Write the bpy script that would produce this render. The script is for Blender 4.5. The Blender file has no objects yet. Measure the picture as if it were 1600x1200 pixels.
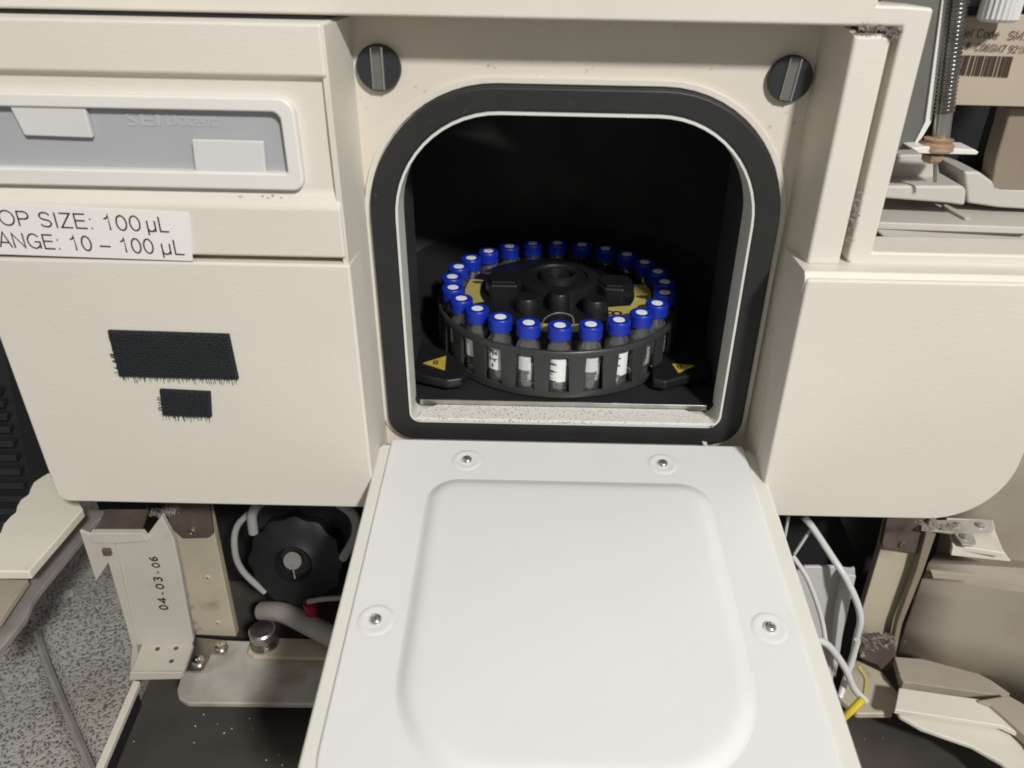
import bpy, bmesh, math, random
from mathutils import Vector, Matrix
random.seed(7)
S = bpy.context.scene
C = S.collection
# ------------------------------------------------------------------ camera (1 unit = 10 cm)
TH, RO, F, CZ, CX = math.radians(30), math.radians(1.2), 1200.0, 3.6, 830.0
_f = Vector((0, math.cos(TH), -math.sin(TH)))
_r0, _u0 = Vector((1, 0, 0)), Vector((0, math.sin(TH), math.cos(TH)))
_r = math.cos(RO)*_r0 + math.sin(RO)*_u0
_u = -math.sin(RO)*_r0 + math.cos(RO)*_u0
cd = bpy.data.cameras.new('camera'); cam = bpy.data.objects.new('camera', cd); C.objects.link(cam)
M = Matrix((_r, _u, -_f)).transposed().to_4x4(); M.translation = Vector((0, 0, CZ))
cam.matrix_world = M
cd.sensor_width = 36; cd.lens = F/1600*36; cd.shift_x = -(CX-800)/1600
cd.clip_start = .05; cd.clip_end = 200
cd.dof.use_dof = True; cd.dof.focus_distance = 3.35; cd.dof.aperture_fstop = 1.0
cd.dof.aperture_fstop = 1.4
S.cycles.filter_width = 1.8
S.camera = cam
# ------------------------------------------------------------------ world, lamps, exposure
W = bpy.data.worlds.new('World'); S.world = W; W.use_nodes = True
bg = W.node_tree.nodes['Background']; bg.inputs[0].default_value = (1, .96, .91, 1); bg.inputs[1].default_value = .27
def area(name, loc, target, size, power, col, sy=None):
    l = bpy.data.lights.new(name, 'AREA'); l.energy = power; l.color = col; l.size = size
    if sy: l.shape = 'RECTANGLE'; l.size_y = sy
    o = bpy.data.objects.new(name, l); C.objects.link(o); o.location = loc
    o.rotation_euler = (Vector(target)-Vector(loc)).to_track_quat('-Z', 'Y').to_euler()
    return o
area('ceiling_lamp', (5.6, -8.8, 12.4), (.2, 2.8, 2.2), 1.2, 2650, (1, .975, .95))
area('ceiling_lamp_overhead', (-1.0, -1.5, 14), (.2, 2.4, 1.5), 6.0, 40, (1, .97, .93))
S.view_settings.view_transform = 'Standard'; S.view_settings.look = 'None'
S.view_settings.exposure = 0.0; S.view_settings.gamma = 1.0
try: S.cycles.use_denoising = True
except Exception: pass

# ------------------------------------------------------------------ survey: sight line through a measured picture point onto a plane of the place
def P(px, py, Y=None, Z=None, X=None, K=None):
    d = _f + (px-CX)/F*_r + (600-py)/F*_u
    if Y is not None: t = Y/d.y
    elif Z is not None: t = (Z-CZ)/d.z
    elif X is not None: t = X/d.x
    else: t = (K[0]-CZ-K[1]*K[2])/(d.z-K[1]*d.y)      # plane z = K0 + K1*(y-K2)
    return Vector((0, 0, CZ)) + t*d

# ------------------------------------------------------------------ materials
def mat(name, col, rough=.5, metal=0., bump=None, mottle=None, dirt=None, trans=0., ior=1.45, spec=.5, sss=0., coat=0., bump2=None, stretch=None):
    m = bpy.data.materials.new(name); m.use_nodes = True; t = m.node_tree; n = t.nodes; L = t.links.new
    b = n['Principled BSDF']; b.inputs['Base Color'].default_value = (*col, 1)
    b.inputs['Roughness'].default_value = rough; b.inputs['Metallic'].default_value = metal
    b.inputs['IOR'].default_value = ior; b.inputs['Transmission Weight'].default_value = trans
    b.inputs['Specular IOR Level'].default_value = spec; b.inputs['Coat Weight'].default_value = coat
    if sss:
        b.inputs['Subsurface Weight'].default_value = sss; b.inputs['Subsurface Radius'].default_value = (.1, .1, .1)
        b.inputs['Subsurface Scale'].default_value = .5
    tc = n.new('ShaderNodeTexCoord'); src = tc.outputs['Object']
    if stretch:
        mp = n.new('ShaderNodeMapping'); mp.inputs['Scale'].default_value = stretch; L(src, mp.inputs[0]); src = mp.outputs[0]
    colsock = None
    def noise(scale, det=3):
        x = n.new('ShaderNodeTexNoise'); x.inputs['Scale'].default_value = scale; x.inputs['Detail'].default_value = det
        L(src, x.inputs['Vector']); return x
    def mix(fac, a, c2):
        x = n.new('ShaderNodeMix'); x.data_type = 'RGBA'
        L(fac, x.inputs[0])
        if a is None: x.inputs[6].default_value = (*col, 1)
        else: L(a, x.inputs[6])
        x.inputs[7].default_value = (*c2, 1); return x.outputs[2]
    def ramp(fac, lo, hi, top=1.):
        x = n.new('ShaderNodeMapRange'); x.inputs[1].default_value = lo; x.inputs[2].default_value = hi
        x.inputs[4].default_value = top; L(fac, x.inputs[0]); return x.outputs[0]
    if mottle:
        sc, amt = mottle
        x = noise(sc, 5); colsock = mix(ramp(x.outputs[0], .35, .7), colsock, tuple(c*(1-amt) for c in col))
        rr = n.new('ShaderNodeMapRange'); rr.inputs[3].default_value = rough*.85; rr.inputs[4].default_value = min(1, rough*1.2)
        L(x.outputs[0], rr.inputs[0]); L(rr.outputs[0], b.inputs['Roughness'])
    if dirt:                                           # (scale, low, high, colour, strength): stains with a shape of their own
        sc, lo, hi, dc, st = dirt
        x = noise(sc, 8); colsock = mix(ramp(x.outputs[0], lo, hi, st), colsock, dc)
    if colsock: L(colsock, b.inputs['Base Color'])
    if bump:
        x = noise(bump[0], 4); bp = n.new('ShaderNodeBump'); bp.inputs['Strength'].default_value = bump[1]
        bp.inputs['Distance'].default_value = bump[2] if len(bump) > 2 else .01
        L(x.outputs[0], bp.inputs['Height']); L(bp.outputs[0], b.inputs['Normal'])
    return m
BE = (.705, .672, .595)
m_beige = mat('beige_textured_plastic', BE, .55, bump=(46, .22, .004), mottle=(1.0, .05), stretch=(1, 1, 2.4), dirt=(3.5, .72, .9, (.50, .43, .33), .25))
m_beige2 = mat('beige_smooth_plastic', (.69, .655, .58), .42, bump=(60, .1, .003), mottle=(2, .05), dirt=(7, .68, .85, (.46, .38, .28), .3))
m_recess = mat('grey_beige_painted_panel', (.66, .61, .52), .5, bump=(70, .15, .003), mottle=(3, .06), dirt=(26, .66, .74, (.25, .19, .13), .5))
m_side = mat('pale_grey_side_wall', (.68, .65, .575), .5, bump=(50, .15, .003), mottle=(3, .05))
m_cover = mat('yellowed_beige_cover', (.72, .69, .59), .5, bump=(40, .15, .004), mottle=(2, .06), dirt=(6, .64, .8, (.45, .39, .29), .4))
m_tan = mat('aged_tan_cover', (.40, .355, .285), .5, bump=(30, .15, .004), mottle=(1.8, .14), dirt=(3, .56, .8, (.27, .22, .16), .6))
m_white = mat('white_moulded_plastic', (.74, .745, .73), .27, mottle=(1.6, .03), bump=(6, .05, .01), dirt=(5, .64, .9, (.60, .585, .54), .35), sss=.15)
m_tray = mat('shade_dimmed_tray_plastic', (.52, .50, .455), .45, mottle=(4, .08), dirt=(7, .6, .8, (.38, .33, .27), .4))  # duller copy of white plastic, compartment shade put into its colour
m_winf = mat('ivory_window_frame', (.75, .735, .69), .38, mottle=(3, .04))
m_shell = mat('off_white_door_shell', (.70, .69, .635), .45, mottle=(2, .05), bump=(40, .1, .003))
m_lip = mat('pale_grey_lip', (.66, .66, .61), .4, mottle=(6, .08))
m_whiteb = mat('white_bright_plastic', (.74, .73, .69), .4, mottle=(4, .05))
m_sill = mat('worn_speckled_sill', (.70, .685, .64), .5, bump=(60, .2, .004))
m_rub = mat('black_rubber_seal', (.022, .0225, .0225), .5, mottle=(6, .3), dirt=(26, .66, .78, (.10, .10, .09), .5), bump=(40, .2, .004))
m_blk = mat('black_matte_plastic', (.012, .013, .014), .42, mottle=(5, .3), bump=(30, .1, .004))
m_cham = mat('black_chamber_lining', (.020, .021, .021), .7, mottle=(3, .4), bump=(20, .15, .01), spec=.3)
m_lin = mat('charcoal_chamber_wall', (.042, .043, .041), .55, mottle=(3, .3), bump=(20, .15, .01), spec=.4)
m_void = mat('dark_interior', (.012, .013, .014), .8, mottle=(4, .3))
m_car = mat('dark_grey_carousel_plastic', (.042, .044, .043), .38, mottle=(6, .2), bump=(60, .1, .003))
m_blkm = mat('black_grille_plastic', (.022, .023, .025), .45, mottle=(6, .2))
m_blue = mat('blue_cap_plastic', (.009, .032, .40), .38, sss=.0, mottle=(20, .1))
m_sept = mat('white_septum', (.90, .92, .95), .5)
m_yel = mat('yellow_print', (.55, .42, .06), .5, mottle=(10, .15))
m_yeld = mat('pale_yellow_label', (.55, .46, .13), .45, mottle=(8, .2))
m_ink = mat('black_ink', (.012, .012, .012), .6)
m_inkb = mat('faded_brown_ink', (.07, .045, .03), .6)
m_paper = mat('white_sticker', (.82, .80, .77), .5, mottle=(3, .03))
m_tag = mat('old_cream_label', (.46, .395, .31), .5, mottle=(2, .12), dirt=(4, .55, .8, (.45, .36, .25), .5))
m_glass = mat('clear_vial_glass', (.98, .985, .99), .05, trans=.96, ior=1.5, coat=1.)
m_glass.node_tree.nodes['Principled BSDF'].inputs['Coat Roughness'].default_value = .14
m_liq = mat('clear_liquid', (.97, .98, .99), .02, trans=1., ior=1.33)
m_frost = mat('frosted_print', (.58, .58, .56), .6)
m_print = mat('white_vial_print', (.78, .78, .76), .6)
m_rod = mat('dark_threaded_steel', (.50, .49, .46), .22, 1., mottle=(10, .5))
m_steel = mat('zinc_steel', (.60, .59, .56), .32, 1., mottle=(8, .3), bump=(30, .1, .004))
m_chrome = mat('bright_screw_steel', (.78, .76, .72), .2, 1.)
m_galv = mat('dull_galvanised_plate', (.56, .545, .49), .45, .15, mottle=(4, .3), dirt=(3.2, .5, .66, (.30, .26, .20), .8), bump=(12, .25, .006))
m_cream = mat('cream_painted_metal', (.50, .45, .34), .45, .0, mottle=(4, .12), dirt=(5, .58, .72, (.22, .17, .12), .6))
m_brown = mat('grimy_and_shaded_brown_metal', (.16, .125, .105), .5, .3, mottle=(8, .35), bump=(18, .4, .01))  # grime, and the bracket top's shadow as a brown tone
m_rust = mat('rusty_nut', (.46, .30, .20), .6, .2, mottle=(14, .4), bump=(40, .4, .006))
m_greym = mat('grey_painted_bracket', (.14, .143, .13), .5, .1, mottle=(5, .15))
m_knob = mat('charcoal_fastener_plastic', (.028, .03, .034), .4, mottle=(10, .3))
m_pane = mat('blue_grey_window_pane', (.40, .415, .425), .22, mottle=(1.0, .12))
m_etch = mat('faint_window_lettering', (.455, .465, .475), .4)
m_clip = mat('translucent_white_clip', (.66, .66, .64), .3, mottle=(3, .06))
m_vel = mat('black_hook_tape', (.012, .013, .014), .75, bump=(60, .6, .006))
m_hook = mat('black_nylon_hooks', (.03, .035, .04), .5)
m_tube = mat('translucent_white_tube', (.80, .80, .79), .25, trans=.2, mottle=(6, .1))
m_tubed = mat('dull_translucent_tube', (.40, .40, .38), .3, trans=.2)
m_hose = mat('grey_drain_hose', (.40, .37, .34), .5, mottle=(4, .15))
m_red = mat('red_fitting', (.30, .015, .05), .4)
m_yt = mat('yellow_tube_sleeve', (.75, .58, .04), .4)
m_ynl = mat('translucent_bracket', (.66, .66, .63), .35, mottle=(2, .08), trans=.15)
m_floor = mat('dark_bench_surface', (.085, .076, .066), .36, mottle=(1.6, .5), dirt=(30, .72, .76, (.35, .34, .32), .9), bump=(8, .08, .01))
m_lint = mat('grey_dust', (.42, .38, .35), .95, bump=(30, 1., .02), mottle=(20, .4))
m_tand = mat('dark_tan_and_shade', (.26, .215, .16), .5, mottle=(3, .15))  # dark tan, also holds the shade of post and gap
m_grime = mat('brown_grime', (.50, .42, .31), .8)
m_alloy = mat('worn_brushed_alloy', (.46, .43, .41), .42, .5, mottle=(7, .25), stretch=(1, 1, 1), bump=(25, .15, .004))

# foam: light grey body with pores whose inner shade is coloured in (plus fine relief)
def foam_mat():
    m = bpy.data.materials.new('grey_open_cell_foam'); m.use_nodes = True; t = m.node_tree; n = t.nodes; L = t.links.new
    b = n['Principled BSDF']; b.inputs['Roughness'].default_value = .8
    tc = n.new('ShaderNodeTexCoord')
    d_ = n.new('ShaderNodeTexNoise'); d_.inputs['Scale'].default_value = 22; d_.inputs['Detail'].default_value = 2; L(tc.outputs['Object'], d_.inputs['Vector'])
    va = n.new('ShaderNodeVectorMath'); va.operation = 'SCALE'; va.inputs['Scale'].default_value = .05; L(d_.outputs['Color'], va.inputs[0])
    vb = n.new('ShaderNodeVectorMath'); vb.operation = 'ADD'; L(tc.outputs['Object'], vb.inputs[0]); L(va.outputs[0], vb.inputs[1])
    x = n.new('ShaderNodeTexVoronoi'); x.inputs['Scale'].default_value = 58; x.inputs['Randomness'].default_value = 1.
    L(vb.outputs[0], x.inputs['Vector'])
    r = n.new('ShaderNodeValToRGB'); r.color_ramp.elements[0].position = .27; r.color_ramp.elements[0].color = (.10, .095, .09, 1)
    r.color_ramp.elements[1].position = .50; r.color_ramp.elements[1].color = (.38, .37, .345, 1)
    L(x.outputs[0], r.inputs[0])
    y = n.new('ShaderNodeTexNoise'); y.inputs['Scale'].default_value = 1.6; y.inputs['Detail'].default_value = 3; L(tc.outputs['Object'], y.inputs['Vector'])
    mx = n.new('ShaderNodeMix'); mx.data_type = 'RGBA'; mx.blend_type = 'MULTIPLY'; mx.inputs[0].default_value = .45
    r2 = n.new('ShaderNodeValToRGB'); r2.color_ramp.elements[0].position = .35; r2.color_ramp.elements[0].color = (.8, .72, .62, 1)
    r2.color_ramp.elements[1].position = .6; r2.color_ramp.elements[1].color = (1, 1, 1, 1); L(y.outputs[0], r2.inputs[0])
    L(r.outputs[0], mx.inputs[6]); L(r2.outputs[0], mx.inputs[7]); L(mx.outputs[2], b.inputs['Base Color'])
    bp = n.new('ShaderNodeBump'); bp.inputs['Strength'].default_value = .6; bp.inputs['Distance'].default_value = .010
    L(x.outputs[0], bp.inputs['Height']); L(bp.outputs[0], b.inputs['Normal'])
    return m
m_foam = foam_mat()
# sill: dotted wear
def dots(m, scale, thr, col):
    t = m.node_tree; n = t.nodes; L = t.links.new; b = n['Principled BSDF']
    tc = n.new('ShaderNodeTexCoord'); v = n.new('ShaderNodeTexNoise'); v.inputs['Scale'].default_value = scale; v.inputs['Detail'].default_value = 2
    L(tc.outputs['Object'], v.inputs['Vector'])
    r = n.new('ShaderNodeMapRange'); r.inputs[1].default_value = thr; r.inputs[2].default_value = thr+.06; L(v.outputs[0], r.inputs[0])
    g = n.new('ShaderNodeTexNoise'); g.inputs['Scale'].default_value = 1.1; L(tc.outputs['Object'], g.inputs['Vector'])
    r2 = n.new('ShaderNodeMapRange'); r2.inputs[1].default_value = .42; r2.inputs[2].default_value = .6; L(g.outputs[0], r2.inputs[0])
    mu = n.new('ShaderNodeMath'); mu.operation = 'MULTIPLY'; L(r.outputs[0], mu.inputs[0]); L(r2.outputs[0], mu.inputs[1])
    x = n.new('ShaderNodeMix'); x.data_type = 'RGBA'; x.inputs[6].default_value = b.inputs['Base Color'].default_value; x.inputs[7].default_value = (*col, 1)
    L(mu.outputs[0], x.inputs[0]); L(x.outputs[2], b.inputs['Base Color'])
dots(m_sill, 105, .565, (.36, .355, .34))

# ------------------------------------------------------------------ builders
def link(name, me, m, parent=None, smooth=False, label=None, kind=None, bevel=0, seg=3):
    o = bpy.data.objects.new(name, me); C.objects.link(o)
    if m: me.materials.append(m)
    if smooth or bevel:
        for p in me.polygons: p.use_smooth = True
        if not bevel: me.set_sharp_from_angle(angle=math.radians(38))
    if bevel:
        b = o.modifiers.new('bevel', 'BEVEL'); b.width = bevel; b.segments = seg; b.limit_method = 'ANGLE'
        b.angle_limit = math.radians(28); b.harden_normals = True
    if parent:
        o.parent = parent
        w = Vector((0, 0, 0)); q = parent
        while q: w += q.location; q = q.parent
        o.location = -w
    if label: o['label'] = label
    if kind: o['kind'] = kind
    return o
def mesh(vs, fs):
    me = bpy.data.meshes.new('mesh'); me.from_pydata([tuple(v) for v in vs], [], fs)
    bm = bmesh.new(); bm.from_mesh(me); bmesh.ops.recalc_face_normals(bm, faces=bm.faces); bm.to_mesh(me); bm.free()
    return me
def box(name, x0, x1, y0, y1, z0, z1, m, parent=None, bevel=0, **k):
    vs = [(x, y, z) for x in (x0, x1) for y in (y0, y1) for z in (z0, z1)]
    fs = [(0, 1, 3, 2), (4, 6, 7, 5), (0, 4, 5, 1), (2, 3, 7, 6), (0, 2, 6, 4), (1, 5, 7, 3)]
    return link(name, mesh(vs, fs), m, parent, bevel=bevel, **k)
def prism(name, pts, vec, m, parent=None, bevel=0, **k):
    """closed polygon of 3-D points extruded along vec"""
    n = len(pts); vec = Vector(vec)
    vs = [Vector(p) for p in pts] + [Vector(p)+vec for p in pts]
    fs = [tuple(range(n)), tuple(range(2*n-1, n-1, -1))] + [(i, (i+1) % n, n+(i+1) % n, n+i) for i in range(n)]
    return link(name, mesh(vs, fs), m, parent, bevel=bevel, **k)
def slabY(name, pix, Y, t, m, parent=None, bevel=0, **k):      # upright plate whose front lies at depth Y
    return prism(name, [P(a, b, Y=Y) for a, b in pix], (0, t, 0), m, parent, bevel, **k)
def slabZ(name, pix, Z, t, m, parent=None, bevel=0, **k):      # lying plate whose top lies at height Z
    return prism(name, [P(a, b, Z=Z) for a, b in pix], (0, 0, -t), m, parent, bevel, **k)
def rr(x0, x1, z0, z1, bl, br, tr, tl, n=14):
    out = []
    for cx, cz, rx, a0 in ((x0+bl, z0+bl, bl, 180), (x1-br, z0+br, br, 270), (x1-tr, z1-tr, tr, 0), (x0+tl, z1-tl, tl, 90)):
        for i in range(n+1):
            a = math.radians(a0+90*i/n); out.append((cx+rx*math.cos(a), cz+rx*math.sin(a)))
    return out
def ring(name, outer, inner, y0, y1, m, parent=None, bevel=0, f=None, **k):
    n = len(outer); f = f or (lambda a, b, y: (a, y, b))
    vs = [f(a, b, y0) for a, b in outer] + [f(a, b, y0) for a, b in inner] + [f(a, b, y1) for a, b in outer] + [f(a, b, y1) for a, b in inner]
    fs = []
    for i in range(n):
        j = (i+1) % n
        fs += [(i, j, n+j, n+i), (2*n+i, 3*n+i, 3*n+j, 2*n+j), (i, 2*n+i, 2*n+j, j), (n+i, n+j, 3*n+j, 3*n+i)]
    return link(name, mesh(vs, fs), m, parent, bevel=bevel, **k)
def lathe(name, prof, m, parent=None, c=(0, 0, 0), n=32, mod=None, axis=None, raw=False, a0=0, a1=2*math.pi, smooth=True, **k):
    full = abs(a1-a0-2*math.pi) < 1e-6; vs = []; fs = []; N = n if full else n+1
    for i in range(N):
        a = a0+(a1-a0)*i/n
        for j, (r, z) in enumerate(prof):
            q = r*(mod(i, j) if mod else 1); vs.append(Vector((q*math.cos(a), q*math.sin(a), z)))
    p = len(prof)
    for i in range(n):
        i2 = (i+1) % N
        for j in range(p-1): fs.append((i*p+j, i2*p+j, i2*p+j+1, i*p+j+1))
    if axis is not None:
        R = Vector(axis).to_track_quat('Z', 'Y').to_matrix(); vs = [R @ v for v in vs]
    vs = [v+Vector(c) for v in vs]
    me = bpy.data.meshes.new('mesh'); me.from_pydata([tuple(v) for v in vs], [], fs)
    bm = bmesh.new(); bm.from_mesh(me); bmesh.ops.remove_doubles(bm, verts=bm.verts, dist=1e-6)
    bmesh.ops.recalc_face_normals(bm, faces=bm.faces); bm.to_mesh(me); bm.free()
    if raw: return me
    return link(name, me, m, parent, smooth=smooth, **k)
def smoothpts(pts, n=8):
    pts = [Vector(p) for p in pts]; out = []
    for i in range(len(pts)-1):
        p0 = pts[max(i-1, 0)]; p1 = pts[i]; p2 = pts[i+1]; p3 = pts[min(i+2, len(pts)-1)]
        for j in range(n):
            t = j/n
            out.append(.5*((2*p1)+(p2-p0)*t+(2*p0-5*p1+4*p2-p3)*t*t+(3*p1-p0-3*p2+p3)*t**3))
    return out+[pts[-1]]
def tube(name, pts, r, m, parent=None, n=12, sm=True, ribs=0, **k):
    pts = smoothpts(pts) if sm else [Vector(p) for p in pts]; vs = []; fs = []; up = None
    for i, p in enumerate(pts):
        d = (pts[min(i+1, len(pts)-1)]-pts[max(i-1, 0)]).normalized()
        if up is None: up = d.orthogonal().normalized()
        up = (up-d*up.dot(d)).normalized(); s = d.cross(up)
        rad = r*(1+(ribs if i % 2 else -ribs))
        for j in range(n):
            a = 2*math.pi*j/n; vs.append(p+rad*(math.cos(a)*up+math.sin(a)*s))
    for i in range(len(pts)-1):
        for j in range(n): fs.append((i*n+j, i*n+(j+1) % n, (i+1)*n+(j+1) % n, (i+1)*n+j))
    fs.append(tuple(range(n))); fs.append(tuple(range((len(pts)-1)*n, len(pts)*n)))
    return link(name, mesh(vs, fs), m, parent, smooth=True, **k)
def text_mesh(body, width=None, height=1., xs=1., shear=0., extr=.004, spacing=1.):
    cu = bpy.data.curves.new('t', 'FONT'); cu.body = body; cu.size = 1; cu.extrude = extr; cu.shear = shear; cu.space_character = spacing
    o = bpy.data.objects.new('t', cu); C.objects.link(o); bpy.context.view_layer.update()
    me = bpy.data.meshes.new_from_object(o.evaluated_get(bpy.context.evaluated_depsgraph_get()))
    bpy.data.objects.remove(o)
    xsv = [v.co.x for v in me.vertices]; a, b = min(xsv), max(xsv)
    capb = .69
    sy = height/capb; sx = (width/(b-a)) if width else sy*xs
    for v in me.vertices: v.co = Vector(((v.co.x-a)*sx, v.co.y*sy, v.co.z))
    return me
def text(name, body, org, ex, ey, m, parent, width=None, height=.05, xs=1., shear=0., extr=.0015, **k):
    ex = Vector(ex).normalized(); ey = Vector(ey); ey = (ey-ex*ey.dot(ex)).normalized(); ez = ex.cross(ey)
    me = text_mesh(body, width, height, xs, shear, extr)
    for v in me.vertices: v.co = Vector(org)+ex*v.co.x+ey*v.co.y+ez*v.co.z
    return link(name, me, m, parent, **k)
def arc(cx, cy, rx, ry, a0, a1, n=10):
    return [(cx+rx*math.cos(math.radians(a0+(a1-a0)*i/n)), cy+ry*math.sin(math.radians(a0+(a1-a0)*i/n))) for i in range(n+1)]
GLY = {'L': (.56, [[(.09, 1), (.09, .045), (.52, .045)]]), 'I': (.26, [[(.13, 1), (.13, 0)]]),
 'O': (.78, [arc(.39, .5, .33, .47, 0, 360, 28)]), '0': (.56, [arc(.28, .5, .22, .47, 0, 360, 24)]),
 '1': (.56, [[(.12, .72), (.22, .76), (.30, .86), (.33, 1), (.33, 0)]]),
 'P': (.66, [[(.09, 0), (.09, .955), (.36, .955)]+arc(.36, .72, .22, .235, 90, -90)+[(.09, .485)]]),
 'R': (.70, [[(.09, 0), (.09, .955), (.38, .955)]+arc(.38, .73, .22, .225, 90, -90)+[(.09, .505)], [(.38, .505), (.55, .40), (.58, .15), (.64, 0)]]),
 'S': (.66, [arc(.33, .73, .24, .225, 15, 250, 14)+arc(.33, .27, .25, .225, 80, -165, 16)]),
 'Z': (.62, [[(.05, .955), (.55, .955), (.05, .045), (.58, .045)]]),
 'E': (.64, [[(.60, .955), (.09, .955), (.09, .045), (.61, .045)], [(.09, .53), (.56, .53)]]),
 'A': (.66, [[(.02, 0), (.33, 1), (.64, 0)], [(.14, .33), (.52, .33)]]),
 'N': (.72, [[(.09, 0), (.09, .96), (.63, .04), (.63, 1)]]),
 'G': (.76, [arc(.39, .5, .32, .465, 38, 335, 24)+[(.68, .46), (.42, .46)], [(.68, .46), (.68, .02)]]),
 ':': (.28, [[(.14, .10), (.14, 0)], [(.14, .70), (.14, .60)]]), '-': (.60, [[(.05, .36), (.55, .36)]]),
 'M': (.84, [[(.09, 0), (.09, 1), (.42, .18), (.75, 1), (.75, 0)]]), 'C': (.72, [arc(.38, .5, .30, .465, 40, 320, 20)]),
 'o': (.56, [arc(.28, .36, .22, .33, 0, 360, 18)]), 'd': (.56, [arc(.26, .36, .20, .33, 0, 360, 18), [(.47, 0), (.47, 1)]]),
 'e': (.56, [[(.08, .38), (.48, .38)]+arc(.28, .36, .21, .33, 5, 320, 18)]), 'l': (.24, [[(.12, 0), (.12, 1)]]), 'i': (.24, [[(.12, 0), (.12, .70)], [(.12, .86), (.12, .98)]]),
 'r': (.36, [[(.09, 0), (.09, .70)], [(.09, .45), (.18, .66), (.34, .67)]]), 'a': (.54, [arc(.26, .22, .18, .2, 0, 360, 14), [(.10, .62), (.26, .69), (.44, .60), (.45, 0)]]),
 '7': (.56, [[(.05, .955), (.51, .955), (.20, 0)]]), '6': (.56, [arc(.28, .29, .21, .26, 0, 360, 16), [(.46, .88), (.28, .95), (.10, .75), (.07, .3)]]),
 '9': (.56, [arc(.28, .69, .21, .26, 0, 360, 16), [(.10, .10), (.28, .03), (.46, .22), (.49, .7)]]), '2': (.56, [[(.06, .70)]+arc(.28, .70, .21, .25, 170, -30, 12)+[(.06, .045), (.51, .045)]]),
 '4': (.60, [[(.42, 0), (.42, .9), (.06, .3), (.58, .32)]]), '3': (.56, [arc(.27, .73, .19, .22, 160, -80, 12)+arc(.27, .27, .21, .24, 80, -160, 12)]),
 '#': (.6, [[(.15, 0), (.25, 1)], [(.38, 0), (.48, 1)], [(.02, .33), (.58, .33)], [(.04, .68), (.60, .68)]]),
 'u': (.56, [[(.08, .72), (.08, -.22)], [(.08, .25)]+arc(.26, .20, .17, .17, 180, 300, 8)+[(.46, .2)], [(.46, .72), (.46, .0)]]), ' ': (.28, [])}
def stroke_text(name, body, org, ex, ey, m, parent, width, height, sw=.085, shear=0):
    ex = Vector(ex).normalized(); ey = Vector(ey); ey = (ey-ex*ey.dot(ex)).normalized(); ez = ex.cross(ey)
    tot = sum(GLY[c][0]+.04 for c in body)-.04; sx = width/tot; x = 0; parts = []; lift = 0
    for ch in body:
        for st__ in GLY[ch][1]:
            lift = (lift+1) % 3
            pts = [Vector(((x+a)*sx+shear*b*height, b*height)) for a, b in st__]; h = sw*height/2; vs = []; fs = []
            closed = (pts[0]-pts[-1]).length < 1e-5
            if closed: pts = pts[:-1]
            n = len(pts)
            for i, p in enumerate(pts):
                a = pts[i-1] if (i or closed) else p; b = pts[(i+1) % n] if (i < n-1 or closed) else p
                d1 = (p-a).normalized() if (p-a).length else (b-p).normalized(); d2 = (b-p).normalized() if (b-p).length else d1
                n1 = Vector((-d1.y, d1.x)); n2 = Vector((-d2.y, d2.x)); q = (n1+n2); q = q.normalized() if q.length > .2 else n1
                k_ = h/max(.45, q.dot(n1))
                for sgn in (-1, 1): vs.append(Vector(org)+ex*(p.x+q.x*k_*sgn)+ey*(p.y+q.y*k_*sgn)+ez*(.0003*lift))
            for i in range(n if closed else n-1):
                j = (i+1) % n; fs.append((2*i, 2*j, 2*j+1, 2*i+1))
            parts.append((vs, fs))
        x += GLY[ch][0]+.04
    me = bpy.data.meshes.new('mesh'); vs = []; fs = []
    for v, f in parts:
        b = len(vs); vs += [tuple(q) for q in v]; fs += [tuple(i+b for i in q) for q in f]
    me.from_pydata(vs, [], fs)
    return link(name, me, m, parent)
def empty(name, loc, label=None, cat=None, group=None):
    o = bpy.data.objects.new(name, None); C.objects.link(o); o.location = loc; o.empty_display_size = .2
    if label: o['label'] = label
    if cat: o['category'] = cat
    if group: o['group'] = group
    return o
def node(name, m_obj): return m_obj
def join_mesh(parts):                                         # list of (verts, faces) -> one mesh
    vs = []; fs = []
    for v, f in parts:
        b = len(vs); vs += v; fs += [tuple(i+b for i in q) for q in f]
    return mesh(vs, fs)
def boxvf(x0, x1, y0, y1, z0, z1):
    return ([(x, y, z) for x in (x0, x1) for y in (y0, y1) for z in (z0, z1)],
            [(0, 1, 3, 2), (4, 6, 7, 5), (0, 4, 5, 1), (2, 3, 7, 6), (0, 2, 6, 4), (1, 5, 7, 3)])
def screw(name, c, axis, r, m, parent, head=.6, label=None, kinds='cross'):
    o = lathe(name, [(0, 0), (r*.98, 0), (r, r*.25), (r*.85, r*head*.8), (r*.5, r*head), (r*.32, r*head), (r*.28, r*head*.45), (0, r*head*.4)], m, parent, c=c, n=20, axis=axis, label=label)
    return o

# ================================================================== the instrument
AS = empty('autosampler', (.15, 3, 0), 'beige laboratory autosampler with open sample door and black sealed round-cornered opening', 'lab instrument')
YF, YR, YS = 2.60, 2.93, 2.88
XL = (P(530, 300, Y=YF).x+P(545, 410, Y=YF).x+P(585, 730, Y=YF).x)/3       # right edge of the left-hand front
XR = (P(1256, 430, Y=YF).x+P(1190, 780, Y=YF).x)/2                          # left edge of the right-hand front
ZB = 1.467
XCR = P(1250, 215, Y=YR).x
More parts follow.
